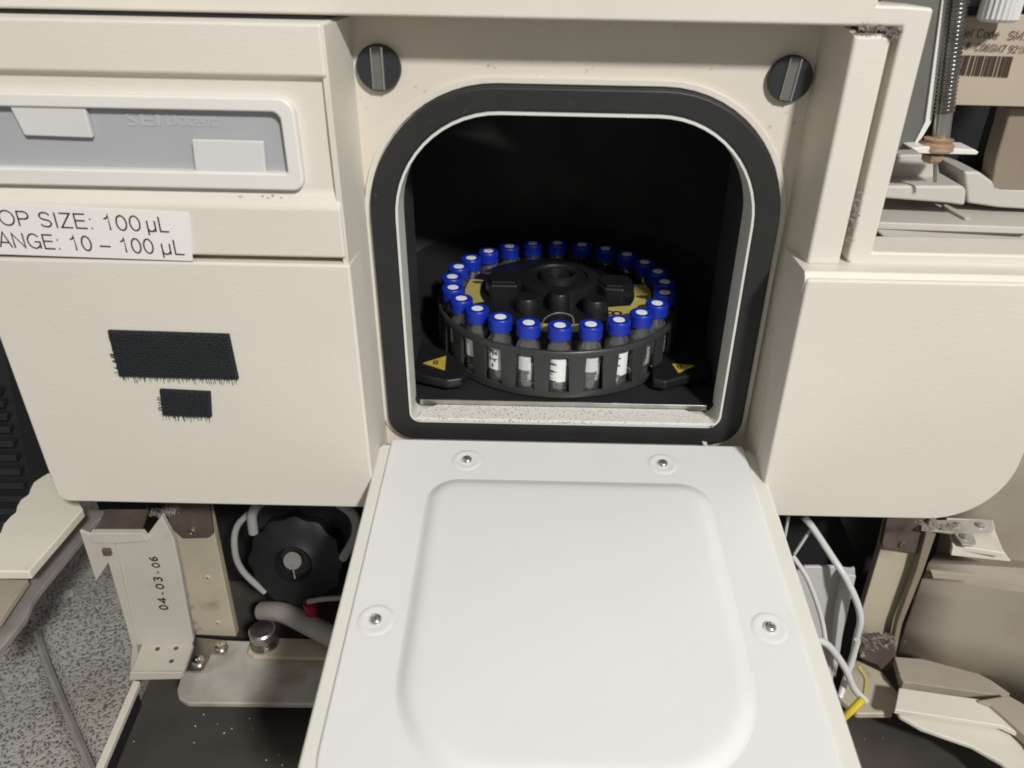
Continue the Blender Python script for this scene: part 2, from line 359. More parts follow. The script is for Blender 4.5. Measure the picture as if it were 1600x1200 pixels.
# ---- left front: upper panel (profile in y,z swept along x) and lower panel
def sweep(name, prof, x0, x1, m, parent, bevel=0, **k):
    return prism(name, [(x0, y, z) for y, z in prof], (x1-x0, 0, 0), m, parent, bevel, **k)
XF = -2.75
up = sweep('upper_front_panel', [(YF, 3.365), (YF, 3.212), (YF+.028, 3.198), (YF+.036, 3.0), (YF+.03, 2.835), (YF-.004, 2.782), (YF-.004, 2.604), (YF+.03, 2.596), (3.3, 2.596), (3.3, 3.365)], XF, XL-.012, m_beige, AS, .010)
lp = prism('lower_front_panel', [(x, YF-.006, z) for x, z in rr(XF, XL, ZB, 2.578, .02, .02, .012, .012, 4)], (0, .70, 0), m_beige, AS, .012)
P1 = P(92, 783, Y=YF)
# cut the lower panel at its true left edge
bpy.data.objects.remove(lp)
XLL = (P(0, 525, Y=YF).x+P1.x)/2
lp = prism('lower_front_panel', [(x, YF-.006, z) for x, z in rr(XLL, XL, ZB, 2.578, .05, .012, .012, .012, 5)], (0, .33, 0), m_beige, AS, .012)
box('side_filler_panel', XL-.045, XL-.012, YF+.33, 3.3, ZB+.02, 3.37, m_side, AS, .004)
sw = prism('recess_side_wall', [(XL-.006, YF+.012, 3.36), (XL-.006, YF+.012, ZB+.01), (XL+.006, YR+.03, ZB+.01), (XL+.006, YR+.03, 3.36)], (-.02, 0, 0), m_side, AS, 0)
# ---- window with frame, pane, clips
a = P(475, 298, Y=YF+.03); b = P(475, 160, Y=YF+.03)
wx = P(470, 230, Y=YF+.02).x; wz0 = P(470, 296, Y=YF+.02).z; wz1 = P(470, 152, Y=YF+.02).z
win = ring('window', rr(XF+.1, wx, wz0, wz1, .04, .04, .05, .04, 8), rr(XF+.16, wx-.05, wz0+.06, wz1-.045, .01, .01, .03, .01, 8), YF-.004, YF+.05, m_winf, AS, .010, label='white plastic window frame with rounded corners')
box('pane', XF+.12, wx-.03, YF+.030, YF+.04, wz0+.03, wz1-.02, m_pane, win)
def clip(pix, y, t, nm='clip'):
    return slabY(nm, pix, y, t, m_clip, win, .005)
clip([(9, 156), (129, 158), (144, 216), (38, 212)], YF+.006, .02)
clip([(299, 218), (411, 221), (416, 282), (306, 279)], YF+.004, .02)
for w_, xa_, xb_ in (('S', 199, 216), ('EI', 222, 252), ('Docent.', 262, 344)):
    text('window_lettering', w_, P(xa_, 196, Y=YF+.0287), (1, 0, -.01), (0, 0, 1), m_etch, win, width=(P(xb_, 195, Y=YF).x-P(xa_, 195, Y=YF).x), height=.042, extr=.001)
# faint brown grime below the window corner
rg = random.Random(12)
for px, py, ln in ((372, 307, 7), (380, 310, 5), (408, 306, 4), (416, 309, 6), (428, 312, 8), (437, 309, 4), (424, 305, 4)):
    Yg = YF+.0135
    q = [P(px+rg.uniform(-1, 1), py, Y=Yg), P(px+ln*.5, py-1.2, Y=Yg), P(px+ln, py+.6, Y=Yg), P(px+ln*.6, py+1.8, Y=Yg)]
    prism('grime_mark', q, (0, .003, 0), m_grime, AS)
# ---- printed sticker
YT = YF-.0045
s0, s1, s2, s3 = [P(*q, Y=YF-.0085) for q in ((-60, 316), (295, 333), (301, 408), (-60, 395))]
st = prism('sticker', [s0, s1, s2, s3], (0, .004, 0), m_paper, AS, 0, label='white sticker with black capital lettering in two lines')
exs = (P(300, 408, Y=YF)-P(0, 397, Y=YF)).normalized()
YX = YF-.0092
HL = P(200, 335, Y=YX).z-P(200, 360, Y=YX).z
HL *= .97
def sline(body, xa, xb, ya, yb):
    p = P(xa, ya, Y=YX); q = P(xb, yb, Y=YX)
    stroke_text('lettering', body, p, q-p, (0, 0, 1), m_ink, st, (q-p).length, HL, .10)
sline('LOOP', -48, 51, 349.5, 354.5); sline('SIZE:', 63, 149, 355, 358.5); sline('100', 162, 223, 359.5, 361.5); sline('uL', 230, 266, 362, 363.5)
sline('RANGE:', -22, 98, 385, 390.5); sline('10', 110, 147, 391, 392.5); sline('-', 156, 177, 393, 394); sline('100', 188, 243, 394.5, 397); sline('uL', 253, 290, 397.5, 399)

# ---- hook tape patches
def hook_tape(pix, label, nx, nz, slant):
    q = [P(*p, Y=YF-.018) for p in pix]
    o = prism('hook_tape', q, (0, .012, 0), m_vel, AS, 0, label=label)
    parts = []
    for i in range(nx):
        for j in range(nz):
            u = (i+.5)/nx; v = (j+.5)/nz; c = (q[0]*(1-u)+q[1]*u)*(1-v)+(q[3]*(1-u)+q[2]*u)*v
            c.x += random.uniform(-.002, .002); c.z += random.uniform(-.003, .003)
            w = .0022; h = random.uniform(.003, .004)
            y = c.y
            vs = [(c.x-w, y, c.z-h), (c.x+w, y, c.z-h), (c.x+w, y, c.z+h), (c.x-w, y, c.z+h), (c.x-w*.6, y-.007, c.z-h*1.4), (c.x+w*.6, y-.007, c.z-h*1.4), (c.x+w*.6, y-.008, c.z), (c.x-w*.6, y-.008, c.z)]
            parts.append((vs, [(0, 1, 2, 3), (4, 5, 6, 7), (0, 1, 5, 4), (1, 2, 6, 5), (2, 3, 7, 6), (3, 0, 4, 7)]))
    link('hook', join_mesh(parts), m_hook, o, kind='stuff')
    parts = []
    for i in range(nx+14):                                   # frayed threads
        if i < nx: u = (i+random.random())/nx; c = q[3]*(1-u)+q[2]*u; dx = random.uniform(-.006, .006); dz = -random.uniform(.012, .03)
        else: v = random.uniform(.3, 1); c = q[0]*(1-v)+q[3]*v; dx = -random.uniform(.008, .016); dz = random.uniform(-.01, .008)
        y = c.y+.004; w = .0004
        vs = [(c.x-w, y, c.z), (c.x+w, y, c.z+w), (c.x+dx+w*.4, y-.004, c.z+dz), (c.x+dx-w*.4, y-.004, c.z+dz), (c.x, y+.003, c.z), (c.x+dx, y, c.z+dz)]
        parts.append((vs, [(0, 1, 2, 3), (0, 4, 5, 3), (1, 4, 5, 2), (0, 1, 4), (3, 2, 5)]))
    link('loose_thread', join_mesh(parts), m_hook, o, kind='stuff')
hook_tape([(168, 517), (357, 523), (372, 593), (186, 588)], 'large black hook-and-loop patch', 44, 15, 1)
hook_tape([(249, 609), (328, 613), (330, 652), (254, 649)], 'small black hook-and-loop patch', 20, 9, 1)

# ---- recessed panel with round-cornered opening
xl, xr_ = (P(627, 300, Y=YS).x+P(640, 655, Y=YS).x)/2, (P(1182, 300, Y=YS).x+P(1118, 664, Y=YS).x)/2
zt, zb = P(880, 182, Y=YS).z, 1.747
oxl, oxr = (P(583, 300, Y=YS).x+P(600, 650, Y=YS).x)/2, (P(1225, 300, Y=YS).x+P(1165, 650, Y=YS).x)/2
ozt, ozb = P(880, 137, Y=YS).z, 1.636
N = 14
inner = rr(xl, xr_, zb, zt, .035, .05, .39, .39, N)
outer = rr(oxl, oxr, ozb, ozt, .11, .13, .49, .49, N)
def off(l, d):   # grow a loop
    n = len(l); out = []
    for i in range(n):
        p = Vector(l[i]); t = (Vector(l[(i+1) % n])-Vector(l[i-1])).normalized(); out.append((p.x+t.y*d, p.y-t.x*d))
    return out
plate_out = rr(XL-.02, max(XR, XCR)+.03, ZB+.02, 3.56, .002, .002, .002, .002, N)
ring('recessed_panel', plate_out, off(inner, .012), YR, YR+.05, m_recess, AS, 0)
ring('seal_channel', off(outer, .028), off(outer, .004), YR-.016, YR+.01, m_side, AS, .004)
seal = ring('door_seal', outer, off(inner, .012), YS, YR+.001, m_rub, AS, .012)
for oo in (seal,): pass
ring('opening_lip', off(inner, .0125), off(inner, .002), YS-.010, YR+.085, m_lip, AS, .002)
# small white fleck stuck on the seal
slabY('paint_fleck', [(1097, 690), (1104, 691), (1106, 697), (1100, 696)], YS-.003, .003, m_whiteb, AS)
# ---- black quarter-turn fasteners with steel screwdriver slot
def fastener(px, py, tilt):
    c = P(px, py, Y=YR-.03)
    h = lathe('fastener', [(0, 0), (.074, 0), (.079, .006), (.079, .022), (.074, .030), (0, .030)], m_knob, AS, c=(c.x, c.y+.03, c.z), n=40, axis=(0, -1, 0), label='round black fastener head with a steel slot across it')
    t = math.radians(tilt); ca, sa = math.cos(t), math.sin(t)
    def bar(nm, x0, x1, y, d, m, hh):
        pts = [(x0, -hh), (x1, -hh), (x1, hh), (x0, hh)]
        prism(nm, [(c.x+x*ca+z*sa, c.y+y, c.z-x*sa+z*ca) for x, z in pts], (0, d, 0), m, h, .0015)
    bar('slot', -.020, .020, -.002, .004, m_greym, .072)
    bar('slot_edge', -.024, -.019, -.007, .008, m_chrome, .068)
    bar('slot_edge', .014, .021, -.009, .010, m_chrome, .070)
fastener(591, 107, 0); fastener(1236, 124, 6)

# ---- right front
YG = 2.70
XG = (P(1390, 60, Y=YG).x+P(1325, 415, Y=YG).x)/2
XS = (P(1330, 80, Y=YG).x+P(1285, 300, Y=YG).x+P(1256, 430, Y=YG).x)/3
XPR = P(1608, 690, Y=YF).x
prism('right_front_panel', [(x, YF-.004, z) for x, z in rr(XR+.004, XPR, ZB, 2.560, .03, .30, .012, .012, 12)], (0, .3, 0), m_beige, AS, .016)
sweep('right_panel_ledge', [(YF+.004, 2.548), (YF+.030, 2.580), (3.25, 2.580), (3.25, 2.5), (YF+.02, 2.5)], XR, XPR, m_beige2, AS, .004)
box('right_front_strip', XS, XG-.012, YG, YG+.23, 2.575, P(1350, 55, Y=YG).z, m_beige, AS, .014)
prism('recess_side_wall', [(XR+.010, YF+.02, 2.545), (XR+.010, YF+.02, ZB+.01), (XCR, YR+.03, ZB+.01), (XCR, YR+.03, 2.577), (XS+.002, YG+.01, 2.577), (XS+.002, YG+.01, 2.552)], (.02, 0, 0), m_recess, AS, 0)  # darker panel colour stands in for this wall's shade
prism('recess_side_wall', [(XS+.002, YG+.008, 3.355), (XS+.002, YG+.008, 2.576), (XCR, YR+.03, 2.576), (XCR, YR+.03, 3.42)], (.02, 0, 0), m_recess, AS, 0)  # upper wall, its shade likewise put into the material choice
box('strip_backing', XG-.012, XG+.05, YG+.09, YF+.33, 2.59, 3.4, m_tand, AS)  # darkness of the gap beside the frame put into the colour
# ---- trim frame: top bar, upright, lower bar
YB = 2.72
zbar = P(700, 28, Y=YB).z
XE = (P(1455, 8, Y=YB).x+P(1370, 393, Y=YB).x)/2
XE0 = (P(1397, 60, Y=YB).x+P(1330, 410, Y=YB).x)/2
XEND = P(1600, 420, Y=YB).x+.7
ZT1 = P(1400, 8, Y=YB).z; ZL0 = P(1340, 415, Y=YB).z; ZL1 = P(1370, 394, Y=YB).z
tf = prism('trim_frame', [(XF, YB, zbar+.28), (XF, YB, zbar), (XE0, YB, zbar), (XE0, YB, ZL0+.02), (XE0+.018, YB, ZL0), (XEND, YB, ZL0), (XEND, YB, ZL1), (XE, YB, ZL1), (XE, YB, ZT1-.006), (XE-.1, YB, ZT1), (XE-.18, YB, ZT1), (XE-.18, YB, zbar+.28)], (0, .19, 0), m_beige2, AS, .012)
box('top_bar_back', XF, XE-.25, YB+.19, YB+.38, zbar+.005, zbar+.3, m_side, AS, 0)
# gap filler behind the dark slit over the left panel
box('slit_backing', XF, XL-.03, YB+.015, YB+.03, 3.25, zbar+.01, m_void, AS)

# ---- sample chamber
CXc = P(875, 443, Z=2.133).x; CYc = 3.60
CXc = (P(704, 443, Z=2.133).x+P(1044, 455, Z=2.133).x)/2
ang0, ang1 = math.radians(-14), math.radians(194)
lathe('chamber_well', [(.806, 1.785), (.806, 2.15)], m_void, AS, c=(CXc, CYc, 0), n=72, a0=math.radians(-14), a1=math.radians(194))
ch = lathe('sample_chamber', [(.806, 2.132), (.90, 2.20), (.96, 2.32), (.98, 2.5), (.98, 3.3), (0.0, 3.34)], m_lin, AS, c=(CXc, CYc, 0), n=72, a0=ang0, a1=ang1, label='black sample chamber with a round well')
zf = 1.788
yfe = P(870, 627, Z=zf).y
fl = prism('chamber_floor', [(CXc-1.05, yfe, zf), (CXc+1.05, yfe, zf), (CXc+1.05, 4.5, zf), (CXc-1.05, 4.5, zf)], (0, 0, -.03), m_cham, AS, 0)
box('floor_edge_strip', xl+.02, xr_-.03, yfe-.012, yfe-.001, zf-.026, zf+.001, m_steel, AS, .002)
# side cheeks and top of the chamber box, between panel and round lining
box('chamber_cheek', xl-.30, xl-.028, YR+.051, 3.42, 1.70, 3.3, m_lin, AS)
box('chamber_cheek', xr_+.028, xr_+.35, YR+.051, 3.42, 1.70, 3.3, m_lin, AS)
# sill, with clipped corners
zs = 1.768
slp = prism('sill', [(xl+.015, YR-.06, zs-.010), (xl+.03, YR+.0, zs-.008), (xl+.05, yfe-.05, zs-.002), (xl+.10, yfe-.014, zs), (xr_-.13, yfe-.014, zs), (xr_-.08, yfe-.05, zs-.002), (xr_-.03, YR, zs-.008), (xr_-.015, YR-.06, zs-.010)], (0, 0, -.02), m_sill, AS, .004)
# warning arms
def arm(pix, tri, ch8, ang):
    a = slabZ('carousel_guide', pix, 1.86, .05, m_blk, AS, .012, label='black rounded guide shoe carrying a yellow triangle label')
    t = slabZ('warning_triangle', tri, 1.864, .003, m_yel, a)
    c = sum((P(*p, Z=1.8645) for p in tri), Vector())/3
    text('warning_mark', ch8, c+Vector((-.022, -.018, 0)), (1, ang, 0), (-ang, 1, 0), m_ink, t, height=.04, extr=.0008)
arm([(628, 535), (665, 533), (700, 548), (724, 566), (733, 580), (722, 591), (698, 594), (660, 586), (628, 578)], [(661, 567), (697, 556), (695, 578)], '8', .1)
arm([(1020, 560), (1040, 548), (1075, 548), (1110, 560), (1112, 580), (1060, 590), (1040, 596), (1020, 592)], [(1050, 568), (1086, 571), (1060, 582)], '8', .1)

# ================================================================== carousel
CAR = empty('sample_carousel', (CXc, CYc, 1.80), 'dark grey round sample carousel with slotted wall, black hub and yellow number ring', 'carousel')
cc = (CXc, CYc, 0)
RO_, RI_ = .606, .590
lathe('base_ring', [(RI_, 1.815), (RO_-.012, 1.794), (RO_-.004, 1.799), (RO_-.003, 1.829), (RI_, 1.829)], m_car, CAR, c=cc, n=144)
lathe('top_rim', [(RI_, 2.006), (RO_, 2.006), (RO_, 2.026), (RO_-.005, 2.033), (RI_-.004, 2.033), (RI_-.006, 2.006), (RI_, 2.006)], m_car, CAR, c=cc, n=144)
lathe('floor_disc', [(0, 1.812), (RI_+.004, 1.812), (RI_+.004, 1.806), (0, 1.806)], m_car, CAR, c=cc, n=96)
post_me = None
def post_mesh(h0, h1):
    vs = []; fs = []; n = 6
    for zi, (z, h) in enumerate(((1.8285, h0), (2.0065, h1))):
        for i in range(n+1):
            a = math.radians(-90-h+2*h*i/n)
            for r in (RI_, RO_-.001): vs.append((r*math.cos(a), r*math.sin(a), z))
    k = 2*(n+1)
    for i in range(n):
        fs += [(2*i, 2*i+2, k+2*i+2, k+2*i), (2*i+1, k+2*i+1, k+2*i+3, 2*i+3), (2*i, 2*i+1, 2*i+3, 2*i+2), (k+2*i, k+2*i+2, k+2*i+3, k+2*i+1)]
    fs += [(0, k, k+1, 1), (2*n, 2*n+1, k+2*n+1, k+2*n)]
    return mesh(vs, fs)
pm = post_mesh(3.0, 3.75); pm.materials.append(m_car)
for p in pm.polygons: p.use_smooth = True
pm.set_sharp_from_angle(angle=math.radians(40))
for i in range(24):
    o = bpy.data.objects.new('post', pm); C.objects.link(o); o.parent = CAR
    o.location = (0, 0, -1.80); o.rotation_euler = (0, 0, math.radians(15*i+7.5))
# socket deck: ring with round holes approximated by inner drum and collars
lathe('inner_drum', [(.455, 1.813), (.468, 2.03), (.47, 2.045), (.44, 2.045)], m_car, CAR, c=cc, n=96)
for q0_, q1_ in ((163, 203), (-112, -68)):  # separate arcs, ring left out at the back where shade hides it
    lathe('number_ring', [(.468, 2.0655), (.468, 2.068), (.395, 2.070), (.395, 2.0655)], m_yeld, CAR, c=cc, n=20, a0=math.radians(q0_), a1=math.radians(q1_), label='yellow printed number band')
nr = lathe('number_ring', [(.468, 2.0655), (.468, 2.068), (.385, 2.070), (.385, 2.0655)], m_yeld, CAR, c=cc, n=40, a0=math.radians(-52), a1=math.radians(14), label='yellow printed number ring')
lathe('inner_deck', [(.472, 2.03), (.472, 2.06), (.465, 2.0645), (.30, 2.0645), (.20, 2.06), (0, 2.06)], m_blk, CAR, c=cc, n=64)
def on_ring(a, r, z): return Vector((CXc+r*math.cos(a), CYc+r*math.sin(a), z))
a8 = math.radians(-50)
rad = Vector((math.cos(a8), math.sin(a8), 0)); tan = Vector((-math.sin(a8), math.cos(a8), 0))
prism('number_patch', [P(*q, Z=2.0705) for q in ((950, 480), (992, 477), (1003, 486), (990, 500), (952, 496))], (0, 0, -.0015), m_yeld, nr)
text('numeral', '8', P(972, 494, Z=2.0715), (.1, 1, 0), (-1, .1, 0), m_ink, nr, width=.055, height=.085, extr=.0008)
for aa, rr_ in ((-8, .40), (168, .40), (150, .41)):
    a = math.radians(aa); c = on_ring(a, rr_+.02, 2.0712)
    prism('worn_print', [c+Vector((.028*math.cos(t)*(1+.3*math.sin(3*t)), .018*math.sin(t), 0)) for t in [i*math.pi/6 for i in range(12)]], (0, 0, -.0008), m_inkb, nr)
hub = lathe('hub', [(.21, 2.05), (.205, 2.135), (.19, 2.142), (.15, 2.142), (.145, 2.128), (.10, 2.125), (.095, 2.150), (.085, 2.156), (.075, 2.150), (.07, 2.12), (0, 2.118)], m_blk, CAR, c=(CXc, CYc+.03, 0), n=56, label='round black hub with concentric rings')
def lobe(pix, h, nm='handle_block'):
    o = slabZ(nm, pix, 2.135, .085, m_blk, CAR, .012)
    pts = [P(*p, Z=2.135) for p in pix]; c = sum(pts, Vector())/len(pts)
    prism('raised_cap', [c+(p-c)*.84+Vector((0, 0, .012)) for p in pts], (0, 0, -.014), m_blk, o, .004)
lobe([(764, 426), (812, 426), (818, 440), (808, 446), (765, 445), (758, 436)], .1)
lobe([(938, 430), (985, 433), (992, 443), (975, 452), (945, 450), (930, 440)], .1)
lobe([(752, 452), (805, 455), (805, 470), (760, 468)], .1) if False else None
for px, py, r, z in ((823, 465, .058, 2.128), (930, 468, .058, 2.128), (874, 458, .052, 2.145)):
    c = P(px, py, Z=z)
    lathe('socket_boss', [(r, 2.05), (r, z-.012), (r*.93, z-.006), (r*.93, z), (r*.85, z+.006), (0, z+.006)], m_blk, CAR, c=(c.x, c.y, 0), n=28)
# spokes joining bosses to the hub
for px, py in ((823, 465), (930, 468), (874, 458), (785, 437), (962, 441)):
    c = P(px, py, Z=2.1); d = Vector((CXc-c.x, CYc-c.y, 0)).normalized(); s = Vector((-d.y, d.x, 0))*.045
    e = Vector((CXc, CYc, 2.1))-d*.12
    prism('spoke', [Vector((c.x, c.y, 2.1))-s, Vector((c.x, c.y, 2.1))+s, e+s, e-s], (0, 0, -.049), m_blk, CAR, .006)
tube('handle_wire', [P(846, 512, Z=2.10), P(852, 497, Z=2.14), P(872, 489, Z=2.16), P(893, 494, Z=2.14), P(897, 510, Z=2.10)], .0035, m_brown, CAR, n=6)

# ================================================================== vials
def zcurve(me, r):   # wrap a flat mesh (x across, y up) on a cylinder round the vial axis, facing -Y
    for v in me.vertices:
        a = v.co.x/r; rr2 = r+v.co.z
        v.co = Vector((rr2*math.sin(a), -rr2*math.cos(a), v.co.y))
    return me
def patch(w, z0, z1, x0, nx=10, nz=14, ragged=0, holes=None, seed=0):
    rg = random.Random(seed); vs = []; fs = []
    for j in range(nz+1):
        for i in range(nx+1): vs.append((x0+w*i/nx, z0+(z1-z0)*j/nz, 0))
    el = 0
    for j in range(nz):
        if ragged: el = max(0, min(nx*.5, el+rg.choice((-1, 1, 0, 2, -2))))
        for i in range(nx):
            if ragged and i < el: continue
            if holes and holes(i/nx, j/nz, rg): continue
            a = j*(nx+1)+i; fs.append((a, a+1, a+nx+2, a+nx+1))
    me = bpy.data.meshes.new('mesh'); me.from_pydata(vs, [], fs); return me
GR = .056
glass_me = lathe('', [(0, .0), (.046, .0), (GR, .008), (GR, .205), (.050, .225), (.040, .238), (.040, .262), (.034, .262), (.034, .240), (.0445, .223), (.0505, .203), (.0505, .016), (.042, .010), (0, .009)], None, n=28, raw=True)
liq_me = lathe('', [(0, .0105), (.041, .0115), (.0495, .0175), (.0495, .118), (.046, .114), (0, .113)], None, n=24, raw=True)
def capmod(i, j): return (1 - (.022 if i % 2 else 0)) if 1 <= j <= 2 else 1
cap_me = lathe('', [(.050, .262), (.0545, .262), (.0545, .300), (.0550, .304), (.0545, .315), (.051, .320), (.0285, .320), (.0270, .316), (.0, .316)], None, n=72, mod=capmod, raw=True)
sept_me = lathe('', [(.0272, .3165), (.0260, .3205), (.0, .321)], None, n=24, raw=True)
for me_, m_ in ((glass_me, m_glass), (liq_me, m_liq), (cap_me, m_blue), (sept_me, m_sept)):
    me_.materials.append(m_)
    for p in me_.polygons: p.use_smooth = True
    me_.set_sharp_from_angle(angle=math.radians(42))
def vial_label(kind, seed):
    out = []
    r = GR+.0006
    if kind == 'white':
        out.append((zcurve(patch(.085, .095, .185, -.045), r), m_print, 'white_patch'))
    if kind == 'grey':
        out.append((zcurve(patch(.07, .10, .185, -.03), r), m_frost, 'frosted_patch'))
    if kind == 'marked':
        out.append((zcurve(patch(.078, .075, .185, -.039), r), m_print, 'white_patch'))
        ink = []
        for (x, z, w, h) in ((-.024, .150, .008, .028), (-.014, .160, .007, .018), (-.004, .148, .008, .028), (.006, .158, .014, .007), (.012, .150, .007, .018), (-.02, .118, .008, .022), (-.008, .125, .018, .006), (.004, .116, .008, .014), (.012, .128, .008, .006), (-.008, .088, .009, .017)):
            ink.append(([(x, z, .0005), (x+w, z, .0005), (x+w, z+h, .0005), (x, z+h, .0005)], [(0, 1, 2, 3)]))
        me = join_mesh(ink); out.append((zcurve(me, r+.0004), m_ink, 'marker_print'))
    if kind == 'ragged':
        def hl(u, v, rg): return (u < .42 and math.sin(v*17+seed)*.5+math.sin(v*41+seed*2)*.4+.1 > .2+u*.9)
        out.append((zcurve(patch(.080, .060, .175, -.045, 20, 40, holes=hl), r), m_print, 'worn_white_patch'))
    if kind in ('brand', 'brand2'):
        if kind == 'brand': out.append((zcurve(patch(.060, .105, .175, -.035), r), m_frost, 'frosted_patch'))
        me = text_mesh('Waters', width=.090, height=.024, extr=.0002)
        dx, dz = (.034, .055) if kind == 'brand' else (.012, .07)
        for v in me.vertices: v.co = Vector((dx-v.co.y, dz+v.co.x, v.co.z))
        out.append((zcurve(me, r+.0006), m_print, 'lettering'))
        if kind == 'brand2':
            me = join_mesh([([(x_, dz+.0, 0), (x_+.003, dz, 0), (x_+.003, dz+l_, 0), (x_, dz+l_, 0)], [(0, 1, 2, 3)]) for x_, l_ in ((dx+.006, .09), (dx+.014, .06), (dx-.032, .03))])
            out.append((zcurve(me, r+.0006), m_print, 'print_lines'))
    return out
kinds = {-4: 'grey', -3: 'white', -2: 'marked', -1: 'brand', 0: 'ragged', 1: 'brand', 2: 'ragged', 3: 'brand2', 4: 'brand2', -5: 'grey', 5: 'brand2', -6: 'white', 6: 'white'}
place = {0: 'frontmost blue-capped vial, ragged white print, at the near edge of the carousel',
 -1: 'blue-capped vial just left of the frontmost, frosted patch above small white lettering',
 1: 'blue-capped vial just right of the frontmost, frosted patch and small white lettering',
 -2: 'blue-capped vial second left of the frontmost, white patch with black handwritten strokes',
 2: 'blue-capped vial second right of the frontmost, torn-looking white patch',
 -3: 'blue-capped vial third left of the frontmost, plain white patch in its slot',
 3: 'blue-capped vial third right of the frontmost, upright white lettering in its slot',
 -4: 'blue-capped vial fourth left of the frontmost, dim grey patch',
 4: 'blue-capped vial fourth right of the frontmost, at the lit right end of the row',
 -5: 'blue-capped vial fifth left of the frontmost, above the carousel\'s left wall',
 5: 'half-shaded vial fifth right of the frontmost, the first dark cap on the right',
 -6: 'blue-capped vial at the carousel\'s far left edge', 6: 'shaded dark blue vial at the carousel\'s far right edge',
 -7: 'lit blue-capped vial just behind the leftmost one', 7: 'shaded vial just behind the rightmost one',
 -8: 'farthest back brightly lit blue cap on the left, beside a dimmer cap',
 8: 'shaded vial two behind the rightmost one',
 -9: 'half-lit blue-capped vial at back left behind the yellow ring', 9: 'shaded vial three behind the rightmost one',
 -10: 'dim blue vial at the back, second left of the farthest', 10: 'dark vial at the back, second right of the farthest',
 -11: 'dark vial at the back, next left of the farthest', 11: 'dark vial at the back, next right of the farthest',
 12: 'farthest vial at the dark back of the carousel'}
for k in list(range(-11, 13)):
    a = math.radians(-90+15*k-.5); R_ = .533
    v = empty('vial', (CXc+R_*math.cos(a), CYc+R_*math.sin(a), 1.8135), place[k], 'vial', 'blue-capped sample vials in the carousel')
    v.rotation_euler = (0, 0, math.radians(15*k)+random.uniform(-.06, .06))
    def add(nm, me, par):
        o = bpy.data.objects.new(nm, me); C.objects.link(o); o.parent = par; return o
    g = add('glass_body', glass_me, v)
    if k % 3 != 1: add('liquid', liq_me, g)
    cp = add('cap', cap_me, v); add('septum', sept_me, cp)
    if k in kinds:
        for me, mm, nm in vial_label(kinds[k], k*3+1):
            me.materials.append(mm); add(nm, me, g)

# ================================================================== sample door (open, hinged under the opening)
KD = (1.668, .128, 2.80)             # z = K0 + K1*(y-K2)
def DP(px, py, w=0.): 
    p = P(px, py, K=KD); return p
nrm = Vector((0, -KD[1], 1)).normalized(); dv = Vector((0, -1, -KD[1])).normalized()
dxl = (P(600, 692, K=KD).x+P(508, 1200, K=KD).x)/2; dxr = (P(1165, 705, K=KD).x+P(1312, 1200, K=KD).x)/2
dol = (P(588, 692, K=KD).x+P(470, 1200, K=KD).x)/2; dor = (P(1192, 712, K=KD).x+P(1343, 1200, K=KD).x)/2
O = Vector((0, 2.80, KD[0]))
def D(x, v, w): return Vector((x, O.y, O.z))+dv*v+nrm*w
def dprism(nm, loop, w0, w1, m, parent, bevel=0, **k):
    return prism(nm, [D(x, v, w0) for x, v in loop], nrm*(w1-w0), m, parent, bevel, **k)
LEN = 1.72
shell = dprism('door_shell', rr(dol, dor, -.0, LEN, .03, .06, .3, .3, 6), -.10, -.004, m_shell, AS, .012, label='beige outer shell of the lowered sample door')
liner = dprism('door_liner', rr(dxl, dxr, -.02, LEN-.03, .012, .012, .3, .3, 6), -.02, .010, m_white, AS, .010, label='white inner liner of the lowered sample door')
# plug: raised, soft edged, small corners at the hinge side and large ones at the handle side
pv0 = (O-P(880, 752, K=KD)).dot(-dv)*-1
pv0 = (P(880, 754, K=KD)-O).dot(dv); pxl = (P(662, 790, K=KD).x+P(622, 1060, K=KD).x)/2; pxr = (P(1112, 800, K=KD).x+P(1182, 1060, K=KD).x)/2
pv1 = (P(880, 1240, K=KD)-O).dot(dv)
loops = []
def plug(l0, hs):
    vs = []; fs = []; n = len(l0[0])
    for L0, h in zip(l0, hs): vs += [D(x, v, h) for x, v in L0]
    for q in range(len(l0)-1):
        for i in range(n): fs.append((q*n+i, q*n+(i+1) % n, (q+1)*n+(i+1) % n, (q+1)*n+i))
    fs.append(tuple(range((len(l0)-1)*n, len(l0)*n))); return mesh(vs, fs)
base = rr(pxl, pxr, pv0, pv1, .13, .13, .36, .36, 14)
steps = [(0, .0095), (-.010, .012), (-.020, .019), (-.032, .028), (-.046, .035), (-.062, .039), (-.085, .041)]
o = link('raised_plug', plug([off(base, d) for d, h in steps], [h for d, h in steps]), m_white, liner, smooth=True)
for p in o.data.polygons: p.use_smooth = True
